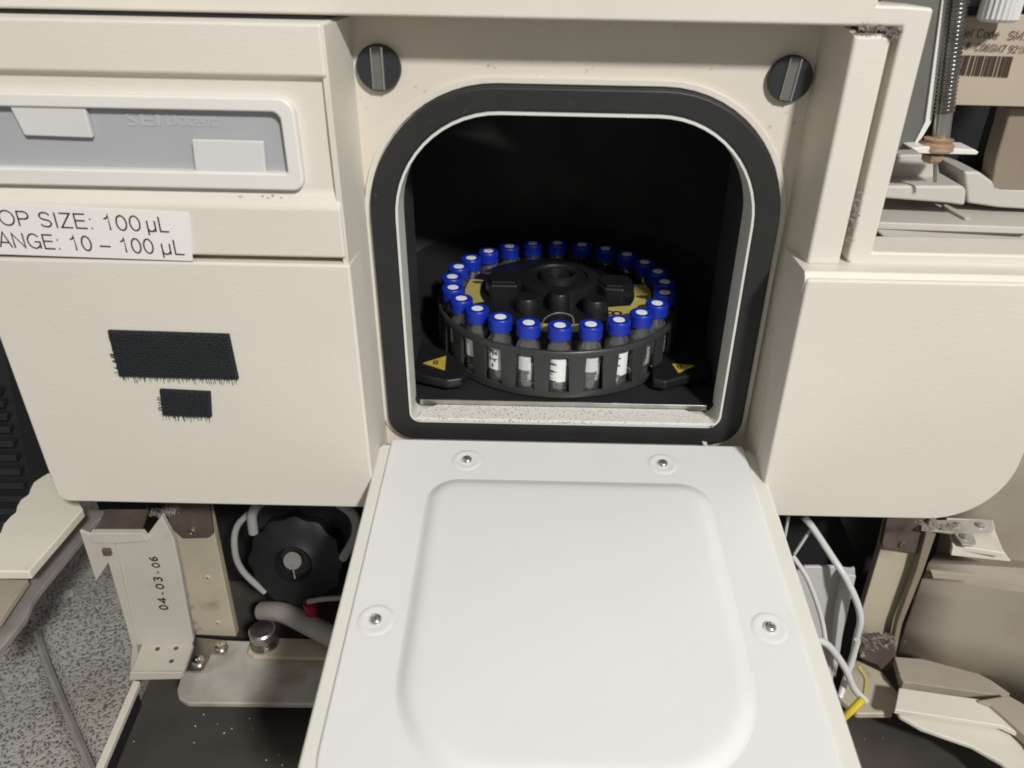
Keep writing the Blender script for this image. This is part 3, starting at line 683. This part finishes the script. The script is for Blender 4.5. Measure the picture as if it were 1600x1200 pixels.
# gentle inner step of the plug moulding
for px, py in ((730, 722), (1035, 728), (588, 972), (1202, 984)):
    c = P(px, py, K=KD)
    ry = 0.0
    col = lathe('screw_recess', [(.066, -.001), (.058, .0022), (.050, .0032), (.042, .0022), (.034, .0008), (.0, .0005)], m_white, liner, c=c+nrm*.0105, n=36, axis=nrm)
    s = lathe('screw', [(.022, 0), (.022, .006), (.017, .013), (.010, .0155), (0, .0155)], m_chrome, liner, c=c+nrm*.011, n=20, axis=nrm)
    xa = []
    cc2 = c+nrm*.0267
    for u, w in (((1, 0), (0, 1)), ((0, 1), (1, 0))):
        e1 = (Vector((1, 0, 0))*u[0]+dv*u[1])*.014; e2 = (Vector((1, 0, 0))*w[0]+dv*w[1])*.003
        vs = [cc2-e1-e2, cc2+e1-e2, cc2+e1+e2, cc2-e1+e2]; vs += [q-nrm*.003 for q in vs]
        xa.append((vs, [(0, 1, 2, 3), (4, 5, 6, 7), (0, 1, 5, 4), (1, 2, 6, 5), (2, 3, 7, 6), (3, 0, 4, 7)]))
    if True: link('cross_slot', join_mesh(xa), m_greym, s)
# hinge cheek plates beside the door top
box('hinge_block', dor-.055, dor-.004, 2.70, 2.84, ZB+.1, 1.650, m_cover, AS, .015)

# ================================================================== upper right compartment behind the trim frame
YI = 2.98
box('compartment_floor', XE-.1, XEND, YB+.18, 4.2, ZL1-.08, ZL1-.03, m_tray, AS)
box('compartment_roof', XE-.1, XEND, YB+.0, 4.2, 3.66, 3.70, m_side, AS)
box('compartment_back', XE-.1, XEND, 4.2, 4.25, 2.5, 4.6, m_void, AS)
slabY('grey_side_bracket', [(1380, -40), (1477, -40), (1474, 0), (1447, 192), (1424, 234), (1350, 236)], YI, .05, m_greym, AS, .004, label='dark grey painted bracket plate')
slabY('bracket_edge', [(1477, -20), (1486, -20), (1483, 0), (1456, 190), (1432, 230), (1424, 234), (1446, 190), (1472, 0)], YI-.01, .03, m_whiteb, AS, .002, label='pale bent edge of the grey bracket')
c = P(1478, 236, Y=YI-.05)
slabY('bracket_shelf', [(1424, 231), (1450, 229), (1524, 234), (1530, 238), (1526, 242), (1436, 240)], YI-.08, .12, m_whiteb, AS, .004)
# threaded rod
rb = P(1470, 216, Y=YI-.02); rt = P(1499, -20, Y=YI-.02)
def rod(nm, p, q, r0, turns, m, parent):
    d = (q-p); n = int(turns*4); pts = []
    ax = d.normalized(); u0_ = ax.orthogonal().normalized(); s0_ = ax.cross(u0_); vs = []; fs = []; K = 16
    for i in range(n+1):
        rr3 = r0*(1 if i % 4 in (0, 1) else .88); c_ = p+d*i/n
        for j in range(K):
            t = 2*math.pi*j/K; vs.append(c_+rr3*(math.cos(t)*u0_+math.sin(t)*s0_)+ax*(d.length/turns)*(j/K))
    for i in range(n):
        for j in range(K): fs.append((i*K+j, i*K+(j+1) % K, (i+1)*K+(j+1) % K, (i+1)*K+j))
    return link(nm, mesh(vs, fs), m, parent, smooth=True)
mid = rb+(rt-rb)*.17
rodo = rod('threaded_rod', mid, rt, .036, 30, m_rod, AS)
tube('rod_shank', [rb, mid+(rt-rb)*.02], .031, m_steel, rodo, n=20, sm=False)
lathe('rusty_flange', [(0, .0), (.062, 0), (.060, .006), (.060, .016), (.048, .024), (.052, .036), (.036, .038), (0, .038)], m_rust, AS, c=P(1463, 232, Y=YI-.04), n=26, label='rust-brown flanged nut')
lathe('rusty_nut', [(0, 0), (.042, 0), (.040, -.018), (.028, -.030), (.016, -.032), (0, -.032)], m_rust, AS, c=P(1458, 241, Y=YI-.04), n=6, label='rust-brown lower nut', smooth=False)
tube('needle_rod', [P(1461, 247, Y=YI-.04), P(1461, 284, Y=YI-.04)], .007, m_steel, AS, n=8, sm=False)
# identification label plate (cream) with print and bars
YLb = 3.02
lab = slabY('identification_plate', [(1485, 26), (1640, 22), (1640, 168), (1480, 164), (1470, 150)], YLb, .03, m_tag, AS, .004, label='old cream plate with dark print and a bar code')
YLt = YLb-.004
def ltext(body, x0, y0, x1, y1, h, **k):
    p = P(x0, y0, Y=YLt); q = P(x1, y1, Y=YLt)
    stroke_text('lettering', body, p+Vector((0, -.001, 0)), q-p, (0.04, 0, 1), m_inkb, lab, (q-p).length, h, .115, .10)
H2 = P(1520, 44, Y=YLt).z-P(1520, 58, Y=YLt).z
ltext('Model', 1472, 57, 1518, 59, H2); ltext('Code', 1524, 59, 1559, 61, H2); ltext('SM7', 1573, 62, 1606, 63, H2)
ltext('Serial', 1454, 74, 1501, 76, H2*.85); ltext('#', 1507, 76.5, 1514, 77, H2*.85); ltext('C06SM7', 1522, 79, 1569, 82, H2*.85); ltext('921M', 1574, 82, 1606, 84, H2*.85)
rg = random.Random(4); parts = []; x = 1492.
while x < 1580:
    w = rg.choice((1.1, 1.6, 2.4, 3.2)); 
    if x+w > 1582: break
    q = [P(x+4, 86+(x-1492)*.03, Y=YLt), P(x+w+4, 86+(x-1492)*.03, Y=YLt), P(x+w-5, 117+(x-1492)*.05, Y=YLt), P(x-5, 117+(x-1492)*.05, Y=YLt)]
    parts.append(([*q, *[v+Vector((0, .003, 0)) for v in q]], [(0, 1, 2, 3), (4, 5, 6, 7), (0, 1, 5, 4), (1, 2, 6, 5), (2, 3, 7, 6), (3, 0, 4, 7)]))
    x += w+rg.choice((1.3, 1.8, 2.6))
link('bar_code', join_mesh(parts), m_inkb, lab)
cb = P(1557, 34, Y=2.95)
lathe('ribbed_knob', [(0, 0), (.055, 0), (.066, .01), (.066, .30), (0, .30)], m_clip, AS, c=cb, n=48, mod=lambda i, j: 1-(.06 if i % 2 else 0), label='translucent white ribbed cap')
slabY('dark_block', [(1497, -30), (1640, -30), (1640, 6), (1510, 10), (1500, 24)], 3.0, .05, m_greym, AS, .004)
slabY('brown_post', [(1580, 168), (1650, 170), (1650, 300), (1548, 298), (1556, 250)], 3.08, .1, m_tand, AS, .01, label='tan upright inside the compartment')  # compartment shade put into the post's darker tan
slabY('dark_slide', [(1560, 160), (1580, 165), (1552, 280), (1500, 290), (1505, 245), (1535, 240)], 3.25, .05, m_blkm, AS, .004)
# white moulded trays
zt_ = P(1372, 347, Y=2.94).z
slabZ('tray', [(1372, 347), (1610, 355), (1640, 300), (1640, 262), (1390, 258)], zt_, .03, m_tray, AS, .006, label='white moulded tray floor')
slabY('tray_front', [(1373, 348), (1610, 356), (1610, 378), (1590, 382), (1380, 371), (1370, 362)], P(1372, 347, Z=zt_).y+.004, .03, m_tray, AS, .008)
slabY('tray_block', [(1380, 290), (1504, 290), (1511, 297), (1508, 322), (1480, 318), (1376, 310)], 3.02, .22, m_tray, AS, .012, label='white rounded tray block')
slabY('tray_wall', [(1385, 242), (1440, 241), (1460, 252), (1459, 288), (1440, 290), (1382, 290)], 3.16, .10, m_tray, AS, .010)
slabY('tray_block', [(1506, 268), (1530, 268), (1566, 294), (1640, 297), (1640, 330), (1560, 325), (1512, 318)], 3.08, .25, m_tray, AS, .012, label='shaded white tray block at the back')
slabZ('tray_rib', [(1476, 318), (1515, 335), (1517, 341), (1508, 340), (1474, 322)], zt_+.012, .012, m_tray, AS, .003)
# fluff in the gap
def lint(nm, pts, Y, r, n, parent, seed=0):
    rg = random.Random(seed); parts = []
    for i in range(n):
        px, py = rg.choice(pts); p = P(px+rg.gauss(0, r), py+rg.gauss(0, r*.6), Y=Y+rg.uniform(-.01, .01)); s = rg.uniform(.003, .010)
        d = Vector((rg.gauss(0, 1), rg.gauss(0, 1), rg.gauss(0, 1))).normalized()*s*1.8; e = d.orthogonal().normalized()*s*.25; g2 = d.cross(e).normalized()*s*.25
        parts.append(([p-d, p+e, p+g2, p-e, p+d], [(0, 1, 2), (0, 2, 3), (0, 3, 1), (4, 2, 1), (4, 3, 2), (4, 1, 3)]))
    return link(nm, join_mesh(parts), m_lint, parent, kind='stuff')
lint('dust', [(1350, 44), (1362, 46), (1375, 44), (1392, 52), (1398, 56), (1403, 48), (1358, 42)], YG-.004, 3.5, 260, AS, 1)
lint('dust', [(1345, 300), (1340, 315), (1338, 328), (1332, 345), (1330, 358), (1328, 375), (1337, 335), (1334, 352), (1336, 322)], YG+.012, 2.6, 120, AS, 2)

# ================================================================== underside, left
box('inner_back_wall', -2.6, 2.6, 3.62, 3.66, -.02, 1.46, m_void, AS)
box('underside', XLL+.05, XPR-.1, YF+.34, 3.6, ZB+.03, ZB+.05, m_void, AS)
# post bracket
YP = 2.66
pb = slabY('post_bracket', [(178, 848), (226, 842), (233, 832), (252, 806), (271, 842), (282, 892), (302, 1000), (300, 1008), (212, 1008), (203, 962)], YP, .03, m_cream, AS, .006, label='beige upright bracket with handwritten digits')
m_pst = mat('beige_painted_bracket', (.52, .495, .435), .5, mottle=(3, .06), bump=(40, .15, .003), dirt=(6, .62, .75, (.35, .28, .22), .4))
pb.data.materials.clear(); pb.data.materials.append(m_pst)
def ppt(px, py): return P(px, py, Y=YP-.002)
q0 = ppt(263, 953); q1 = ppt(246, 870)
for w_, t0_, t1_, hh_ in (('0', 0, .09, .040), ('4', .12, .24, .042), ('-', .29, .35, .03), ('0', .40, .50, .036), ('3', .54, .63, .040), ('-', .69, .74, .03), ('0', .80, .89, .034), ('6', .92, 1.0, .036)):
    a_ = q0.lerp(q1, t0_); b_ = q0.lerp(q1, t1_); stroke_text('handwriting', w_, a_+Vector((random.uniform(-.004, .004), -.001, 0)), b_-a_, (-1, 0, .12), m_ink, pb, (b_-a_).length, hh_, .21)
slabY('bracket_flange', [(158, 842), (176, 838), (204, 962), (213, 1008), (222, 1060), (202, 1062), (206, 1010), (192, 960)], YP-.012, .05, m_pst, pb, .004)
slabZ('bracket_foot', [(222, 1006), (302, 1006), (286, 1052), (203, 1052)], P(222, 1006, Y=YP).z, .025, m_pst, pb, .004)
slabY('bracket_foot_lip', [(203, 1051), (286, 1051), (283, 1061), (202, 1063)], P(222, 1052, Z=P(222, 1006, Y=YP).z).y-.004, .01, m_pst, pb, .003)
for px, py in ((246, 1014), (275, 1013), (268, 1033)):
    c = P(px, py, Z=P(222, 1006, Y=YP).z+.001); lathe('rivet_hole', [(0, 0), (.012, 0), (.012, -.004)], m_brown, pb, c=c, n=12)
slabZ('bracket_top_plate', [(146, 833), (219, 833), (232, 795), (165, 795)], P(146, 833, Y=YP+.02).z, .02, m_brown, pb, .004, label='brown bracket top with the module shadow in its colour')  # shadow under the module put into the plate's brown
slabY('bracket_top_lip', [(140, 833), (222, 833), (232, 846), (174, 850), (142, 848)], YP-.02, .03, m_pst, pb, .004)
slabY('bracket_web', [(124, 829), (142, 836), (176, 850), (174, 872), (150, 908)], YP+.0, .015, m_pst, pb, .003)
box('bolt_tab', P(162, 850, Y=YP).x, P(174, 850, Y=YP).x, YP-.03, YP, P(166, 862, Y=YP).z, P(166, 853, Y=YP).z, m_brown, pb, .003)
# cream strip with dark clamp and rivets
YC = 2.98
cs = slabY('cream_strip', [(262, 785), (325, 785), (369, 995), (306, 992), (300, 975)], YC, .05, m_cream, AS, .006, label='cream metal strip with two rivets')
ck = slabY('clamp_plate', [(256, 785), (326, 785), (333, 836), (325, 841), (285, 842), (266, 825)], YC-.03, .025, m_brown, AS, .006, label='grimy brown clamp plate')
screw('screw', P(300, 831, Y=YC-.03), (0, -1, 0), .028, m_steel, ck)
for px, py in ((324, 903), (340, 974)):
    c = P(px, py, Y=YC-.001); lathe('rivet', [(.006, .004), (.010, .007), (.018, .006), (.022, .0)], m_cream, cs, c=c, n=20, axis=(0, -1, 0)); lathe('rivet_core', [(0, .003), (.007, .003)], m_brown, cs, c=c, n=12, axis=(0, -1, 0))
lint('dust', [(262, 800), (255, 798), (272, 796), (250, 804), (240, 800)], YC-.08, 5, 200, AS, 3)
lint('dust', [(278, 880), (285, 905), (292, 930), (297, 950), (303, 975), (310, 985)], YC-.05, 2.5, 160, AS, 4)
# base plate, corner clip, second plate
ZP = .24
bp_ = slabZ('base_plate', [(300, 998), (560, 1006), (560, 1101), (292, 1098), (279, 1090), (276, 1078)], ZP, .035, m_galv, AS, .010, label='dull mottled metal base plate')
slabZ('upper_plate', [(393, 995), (560, 1000), (560, 1029), (395, 1026), (386, 1019)], ZP+.03, .028, m_cream, AS, .006)
kc = slabZ('corner_clip', [(300, 995), (352, 1000), (357, 1008), (352, 1021), (330, 1021), (316, 1049), (290, 1049)], ZP+.016, .014, m_steel, AS, .004, label='galvanised corner clip with screws')
screw('screw', P(345, 1011, Z=ZP+.016), (0, 0, 1), .032, m_chrome, kc)
screw('screw', P(310, 1034, Z=ZP+.016), (0, 0, 1), .034, m_chrome, kc)
tb = P(414, 1006, Z=ZP+.03)
ts = lathe('thumbscrew', [(.055, 0), (.075, .0), (.075, .012), (.05, .014), (.035, .02), (.033, .05), (.04, .055), (.068, .06), (.070, .105), (.062, .115), (0, .118)], m_steel, AS, c=tb, n=28, label='metal thumbscrew on the base plate')
# pump head
cpx = P(460, 880, Y=3.05)
def modp(i, j): return 1+.05*math.cos(i/6*2*math.pi/2) if j in (2, 3, 4) else 1
pump = lathe('pump_head', [(.10, .02), (.155, .0), (.19, .0), (.245, -.02), (.255, -.06), (.27, -.30), (0, -.30)], m_blk, AS, c=cpx, n=72, mod=lambda i, j: 1+.035*math.cos(12*2*math.pi*i/72) if j >= 3 else 1, axis=(0, -1, .35), label='black lobed pump head with a recessed screw')
lathe('pump_bore', [(.10, .02), (.095, -.02), (.085, -.05), (0, -.05)], m_ink, pump, c=cpx, n=40, axis=(0, -1, .35))
scr = lathe('pump_screw', [(0, .0), (.048, 0), (.048, -.03)], m_steel, pump, c=cpx+Vector((.0, -.02, .035)), n=24, axis=(0, -1, .5))
tube('pin', [cpx+Vector((.0, -.03, .02)), cpx+Vector((.01, -.05, -.06))], .006, m_chrome, pump, n=8, sm=False)
slabY('pump_body', [(405, 780), (560, 780), (545, 880), (520, 905), (420, 850), (398, 830)], 3.20, .3, m_blkm, AS, .03)
tube('clear_tube', [P(412, 785, Y=3.05), P(372, 820, Y=3.05), P(367, 860, Y=3.02), P(380, 893, Y=3.02), P(414, 925, Y=3.02)], .017, m_tubed, AS, n=10)
tube('clear_tube', [P(404, 785, Y=3.0), P(394, 805, Y=3.0), P(396, 832, Y=3.0)], .025, m_tubed, AS, n=10)
tube('clear_tube', [P(528, 785, Y=2.95), P(552, 805, Y=2.95), P(556, 835, Y=2.95), P(536, 872, Y=2.95)], .024, m_tubed, AS, n=10)
tube('clear_tube', [P(482, 940, Y=2.92), P(505, 936, Y=2.9), P(540, 934, Y=2.9)], .014, m_tubed, AS, n=10)
tube('red_fitting', [P(484, 942, Y=2.95), P(487, 962, Y=2.95)], .035, m_red, AS, n=16, sm=False)
tube('drain_hose', [P(412, 955, Y=3.1), P(445, 958, Y=3.0), P(490, 980, Y=2.9), P(540, 1005, Y=2.8), P(600, 1030, Y=2.8)], .055, m_hose, AS, n=16)
# ---- open left side cover and flange
SZ = 1.30
scal = [(45, 893), (-90, 893), (-90, 868), (0, 832), (5, 818), (16, 806), (24, 800), (26, 790), (32, 780), (44, 772), (47, 763), (52, 753), (64, 745), (76, 738), (100, 742), (130, 795)]
slabZ('side_cover', scal, SZ, .045, m_cover, AS, .008, label='cream side cover with a scalloped left edge')
slabZ('edge_flange', [(130, 796), (180, 796), (150, 815), (64, 920), (50, 940), (40, 965), (0, 1015), (-60, 1080), (-60, 990), (20, 930), (46, 908)], 1.08, .03, m_alloy, AS, .005, label='worn bare metal flange beside the side cover')
slabZ('cover_tail', [(-60, 905), (44, 905), (20, 940), (0, 970), (-60, 1020)], 1.14, .03, m_tan, AS, .004)

# ================================================================== foam, tray rim, bench
RA, RB = P(208, 1062, Z=.20), P(144, 1210, Z=.20)
def foam():
    a, b, c_, d = P(100, 800, Z=.15), P(240, 1030, Z=.15), P(150, 1215, Z=.15), P(-120, 1215, Z=.15)
    x0, x1, y0, y1 = -4.2, P(150, 1200, Z=.12).x+.06, P(100, 1260, Z=.12).y, 4.6
    nx, ny = 90, 90; vs = []; fs = []
    A = P(95, 930, Z=.13); B = P(62, 975, Z=.13); B2 = P(150, 1200, Z=.13)
    def dist(p, u, v):
        t = max(0, min(1, (p-u).dot(v-u)/(v-u).length_squared)); return (p-(u+(v-u)*t)).length
    for j in range(ny+1):
        for i in range(nx+1):
            y = y0+(y1-y0)*j/ny; xe = RA.x+(RB.x-RA.x)*(y-RA.y)/(RB.y-RA.y)-.012; xe = min(xe, RA.x+.1); x = x0+(xe-x0)*i/nx; p = Vector((x, y, .13))
            g = min(dist(p, P(58, 985, Z=.13), P(145, 1210, Z=.13)), dist(p, P(65, 975, Z=.13), P(108, 928, Z=.13))*1.6)
            z = .13+.012*math.sin(x*5+y*3)+.01*math.sin(y*7-x*4)-.05*math.exp(-(g/.035)**2)
            vs.append((x, y, z))
    n0 = len(vs)
    for j in range(ny):
        for i in range(nx): a_ = j*(nx+1)+i; fs.append((a_, a_+1, a_+nx+2, a_+nx+1))
    # skirt
    border = [j*(nx+1)+nx for j in range(ny+1)]
    for q in border: vs.append((vs[q][0]+.0, vs[q][1], .006))
    for k_ in range(ny): fs.append((border[k_], border[k_+1], n0+k_+1, n0+k_))
    fo = link('foam_pad', mesh(vs, fs), m_foam, None, smooth=True)
    fo['label'] = 'grey open-pored foam sheet with diagonal creases lying at lower left'; fo['category'] = 'foam pad'
    return fo
fo = foam()
st_ = tube('crease_strip', [P(58, 988, Z=.13), P(75, 1040, Z=.125), P(108, 1120, Z=.125), P(147, 1210, Z=.125)], .020, m_alloy, fo, n=6, label='smooth grey band in the foam crease')
rim = prism('tray_rim', [P(208, 1062, Z=.20), P(219, 1064, Z=.20), P(157, 1210, Z=.20), P(144, 1210, Z=.20)], (0, 0, -.035), m_cover, AS, .006, label='narrow beige tray rim between the foam and the dark bench')
prism('tray_wall_below', [P(208, 1062, Z=.20)+Vector((-.01, 0, -.036)), P(219, 1064, Z=.20)+Vector((-.035, 0, -.036)), P(157, 1210, Z=.20)+Vector((-.035, 0, -.036)), P(144, 1210, Z=.20)+Vector((-.01, 0, -.036))], (0, 0, -.155), m_blkm, AS)
bench = prism('bench_top', [(-9, -2, 0), (9, -2, 0), (9, 9, 0), (-9, 9, 0)], (0, 0, -.1), m_floor, None)
bench['kind'] = 'structure'
# bright crumbs
rg = random.Random(9); parts = []
for px, py in [(303, 1160), (390, 1122), (340, 1131), (350, 1145), (395, 1137), (414, 1104), (416, 1187), (435, 1180), (441, 1195), (318, 1116), (210, 1112), (209, 1158), (305, 1134), (362, 1138)]:
    p = P(px, py, Z=.004); s = rg.uniform(.0018, .0045)
    parts.append(([(p.x-s, p.y-s*.6, p.z-.003), (p.x+s, p.y-s, p.z-.003), (p.x+s*.7, p.y+s, p.z-.003), (p.x-s, p.y+s*.8, p.z-.003), (p.x, p.y, p.z+s)], [(0, 1, 4), (1, 2, 4), (2, 3, 4), (3, 0, 4), (0, 1, 2, 3)]))
cr = link('crumbs', join_mesh(parts), m_whiteb, None, kind='stuff'); cr['label'] = 'scattered pale crumbs on the dark bench surface'; cr['category'] = 'crumbs'

# ================================================================== black vented case at far left
GR_Y = 3.15
gc = P(30, 700, Y=GR_Y)
GI = empty('vented_case', (gc.x, GR_Y+.4, 0), 'black ribbed ventilation case standing behind the beige front at far left', 'equipment case')
slabY('case_body', [(-260, 460), (-5, 460), (76, 745), (60, 860), (-260, 860)], GR_Y+.02, .8, m_blkm, GI, .02)
slabY('corner_post', [(-14, 460), (2, 460), (78, 740), (72, 765), (52, 765), (40, 720)], GR_Y-.04, .06, m_blk, GI, .01)
ys = [608, 628, 648, 668, 690, 712, 734, 756, 776, 796, 816]
for i, y in enumerate(ys):
    xe = -14+(y-560)*.235+18
    xe = 2+(y-620)*.245
    slabY('slat', [(-200, y), (xe, y), (xe+2, y+9), (-200, y+9)], GR_Y-.02, .045, m_blkm, GI, .004)

# ================================================================== underside, right
YQ = 2.95
slabY('dark_void_sheet', [(1215, 790), (1400, 790), (1345, 960), (1290, 900), (1240, 880)], 3.3, .05, m_void, AS)  # dark sheet added for the unlit void behind the tubes
slabY('shroud_block', [(1310, 805), (1385, 805), (1372, 855), (1335, 862)], 3.2, .05, m_blkm, AS, .006)
ucs = slabY('cream_strip', [(1392, 790), (1458, 790), (1440, 850), (1400, 1010), (1385, 1075), (1350, 1060), (1345, 960), (1375, 860)], YQ+.04, .05, m_cream, AS, .006, label='cream metal upright with a grimy clamp, right of the door')
ukc = slabY('clamp_plate', [(1390, 790), (1450, 790), (1444, 845), (1436, 866), (1380, 858), (1378, 850)], YQ, .03, m_brown, AS, .006, label='dusty brown clamp plate')
screw('screw', P(1410, 850, Y=YQ), (0, -1, 0), .022, m_brown, ukc)
slabY('grey_flange', [(1456, 800), (1468, 820), (1442, 895), (1410, 975), (1400, 1022), (1393, 1016), (1402, 973), (1432, 890)], YQ-.03, .04, m_tand, AS, .005)
slabY('foot_clamp', [(1343, 1000), (1398, 995), (1402, 1035), (1402, 1068), (1385, 1068), (1372, 1040), (1342, 1028)], YQ-.06, .03, m_brown, AS, .008, label='grimy lower clamp')
screw('screw', P(1348, 1022, Y=YQ-.06), (0, -1, 0), .016, m_chrome, AS)
slabZ('foot_plate', [(1338, 1030), (1380, 1050), (1405, 1085), (1395, 1115), (1340, 1115), (1310, 1090)], .16, .04, m_cream, AS, .01)
# translucent bracket
tbk = slabY('translucent_bracket', [(1258, 886), (1316, 886), (1324, 892), (1336, 888), (1337, 905), (1320, 965), (1308, 1015), (1300, 1080), (1270, 1090), (1235, 1060), (1235, 900)], 2.86, .02, m_ynl, AS, .006, label='translucent white plastic bracket')
slabY('bracket_tongue', [(1322, 898), (1338, 900), (1318, 990), (1306, 1060), (1300, 1050), (1310, 960)], 2.78, .06, m_ynl, tbk, .006)
tube('clear_tube', [P(1256, 808, Y=2.9), P(1268, 822, Y=2.88), P(1300, 870, Y=2.82), P(1325, 910, Y=2.75), P(1344, 960, Y=2.72), P(1338, 1000, Y=2.72), P(1330, 1040, Y=2.74)], .017, m_tube, AS, n=12)
tube('clear_tube', [P(1232, 806, Y=2.9), P(1226, 840, Y=2.9)], .008, m_tube, AS, n=8, sm=False)
tube('clear_tube', [P(1266, 828, Y=2.9), P(1241, 866, Y=2.9)], .008, m_tube, AS, n=8, sm=False)
tube('clear_tube', [P(1238, 868, Y=2.8), P(1262, 905, Y=2.75), P(1282, 960, Y=2.7), P(1290, 1002, Y=2.66)], .012, m_tube, AS, n=10)
tube('clear_tube', [P(1262, 1000, Y=2.5), P(1290, 1005, Y=2.5), P(1318, 1040, Y=2.5), P(1334, 1075, Y=2.5), P(1352, 1095, Y=2.5)], .017, m_tube, AS, n=12)
tube('clear_tube', [P(1340, 1000, Y=2.6), P(1325, 1050, Y=2.58), P(1312, 1090, Y=2.5)], .016, m_tube, AS, n=12)
tube('yellow_sleeve', [P(1317, 1122, Y=2.42), P(1330, 1110, Y=2.42), P(1348, 1092, Y=2.44)], .018, m_yt, AS, n=12)
tube('yellow_sleeve', [P(1340, 1040, Y=2.62), P(1352, 1060, Y=2.62), P(1350, 1085, Y=2.6)], .009, m_yeld, AS, n=12)
# right side cover (large tan moulding)
YV = 2.86
def loft(nm, rows, m, parent, **k):
    vs = [v for r in rows for v in r]; n = len(rows[0]); fs = []
    for j in range(len(rows)-1):
        for i in range(n-1): fs.append((j*n+i, j*n+i+1, (j+1)*n+i+1, (j+1)*n+i))
    me = mesh(vs, fs); o = link(nm, me, m, parent, smooth=True, **k)
    s = o.modifiers.new('solid', 'SOLIDIFY'); s.thickness = .03; s.offset = -1
    return o
XQ = [0, .25, .5, .75, 1]
def row(px0, px1, py0, py1, y0, y1):
    return [P(px0+(px1-px0)*t, py0+(py1-py0)*t, Y=y0+(y1-y0)*t) for t in XQ]
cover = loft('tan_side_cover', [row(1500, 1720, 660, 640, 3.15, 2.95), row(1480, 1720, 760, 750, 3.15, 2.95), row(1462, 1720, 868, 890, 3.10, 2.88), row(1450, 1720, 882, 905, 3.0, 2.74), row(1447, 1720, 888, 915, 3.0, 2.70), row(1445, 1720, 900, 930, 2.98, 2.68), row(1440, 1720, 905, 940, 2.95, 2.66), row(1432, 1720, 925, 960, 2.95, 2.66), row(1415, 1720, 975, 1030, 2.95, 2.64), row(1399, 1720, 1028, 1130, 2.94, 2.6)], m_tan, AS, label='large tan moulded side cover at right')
slabY('cover_pocket', [(1455, 893), (1500, 897), (1545, 900), (1560, 908), (1540, 911), (1458, 904)], 2.88, .02, m_brown, cover, .003).data.materials[0] = m_tan
ZST = P(1399, 1028, Y=2.88).z
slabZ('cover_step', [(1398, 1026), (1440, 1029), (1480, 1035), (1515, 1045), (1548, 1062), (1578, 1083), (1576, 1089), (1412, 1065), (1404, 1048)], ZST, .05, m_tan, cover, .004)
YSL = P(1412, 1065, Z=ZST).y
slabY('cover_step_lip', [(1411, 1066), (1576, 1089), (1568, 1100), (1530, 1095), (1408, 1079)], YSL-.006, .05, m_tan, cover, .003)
slabZ('cover_ledge', [(1405, 1074), (1530, 1092), (1550, 1103), (1570, 1119), (1600, 1148), (1720, 1265), (1720, 1330), (1600, 1150), (1566, 1134), (1480, 1121), (1398, 1109)], .30, .03, m_cover, cover, .006)
slabZ('cover_lower_ledge', [(1400, 1106), (1480, 1118), (1566, 1131), (1640, 1150), (1720, 1300), (1720, 1420), (1600, 1222), (1565, 1192), (1520, 1166), (1480, 1152), (1440, 1138), (1405, 1118)], .25, .03, m_cover, cover, .012)
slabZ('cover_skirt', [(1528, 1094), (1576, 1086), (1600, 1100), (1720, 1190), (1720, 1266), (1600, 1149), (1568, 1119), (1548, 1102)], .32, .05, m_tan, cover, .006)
slabZ('upper_tab', [(1478, 808), (1492, 852), (1570, 864), (1556, 830), (1552, 812)], 1.12, .03, m_cover, cover, .006)
slabY('tab_lip', [(1489, 852), (1570, 863), (1580, 878), (1486, 868)], P(1492, 853, Z=1.12).y-.004, .02, m_cover, cover, .004)
lb = slabZ('angle_clip', [(1440, 812), (1550, 812), (1554, 826), (1548, 833), (1522, 835), (1526, 848), (1518, 852), (1503, 850), (1490, 832), (1440, 826)], 1.16, .014, m_galv, AS, .004, label='dusty galvanised angle clip with screws')
screw('screw', P(1531, 822, Z=1.16), (0, 0, 1), .022, m_chrome, lb)
screw('screw', P(1507, 840, Z=1.16), (0, 0, 1), .022, m_chrome, lb)
screw('screw', P(1495, 821, Z=1.16), (0, 0, 1), .018, m_chrome, lb)
lint('dust', [(1455, 822), (1440, 818), (1470, 824), (1485, 822), (1450, 828)], 2.72, 6, 200, AS, 5)
lint('dust', [(1352, 995), (1370, 992), (1390, 1005), (1362, 1010)], YQ-.09, 8, 200, AS, 6)
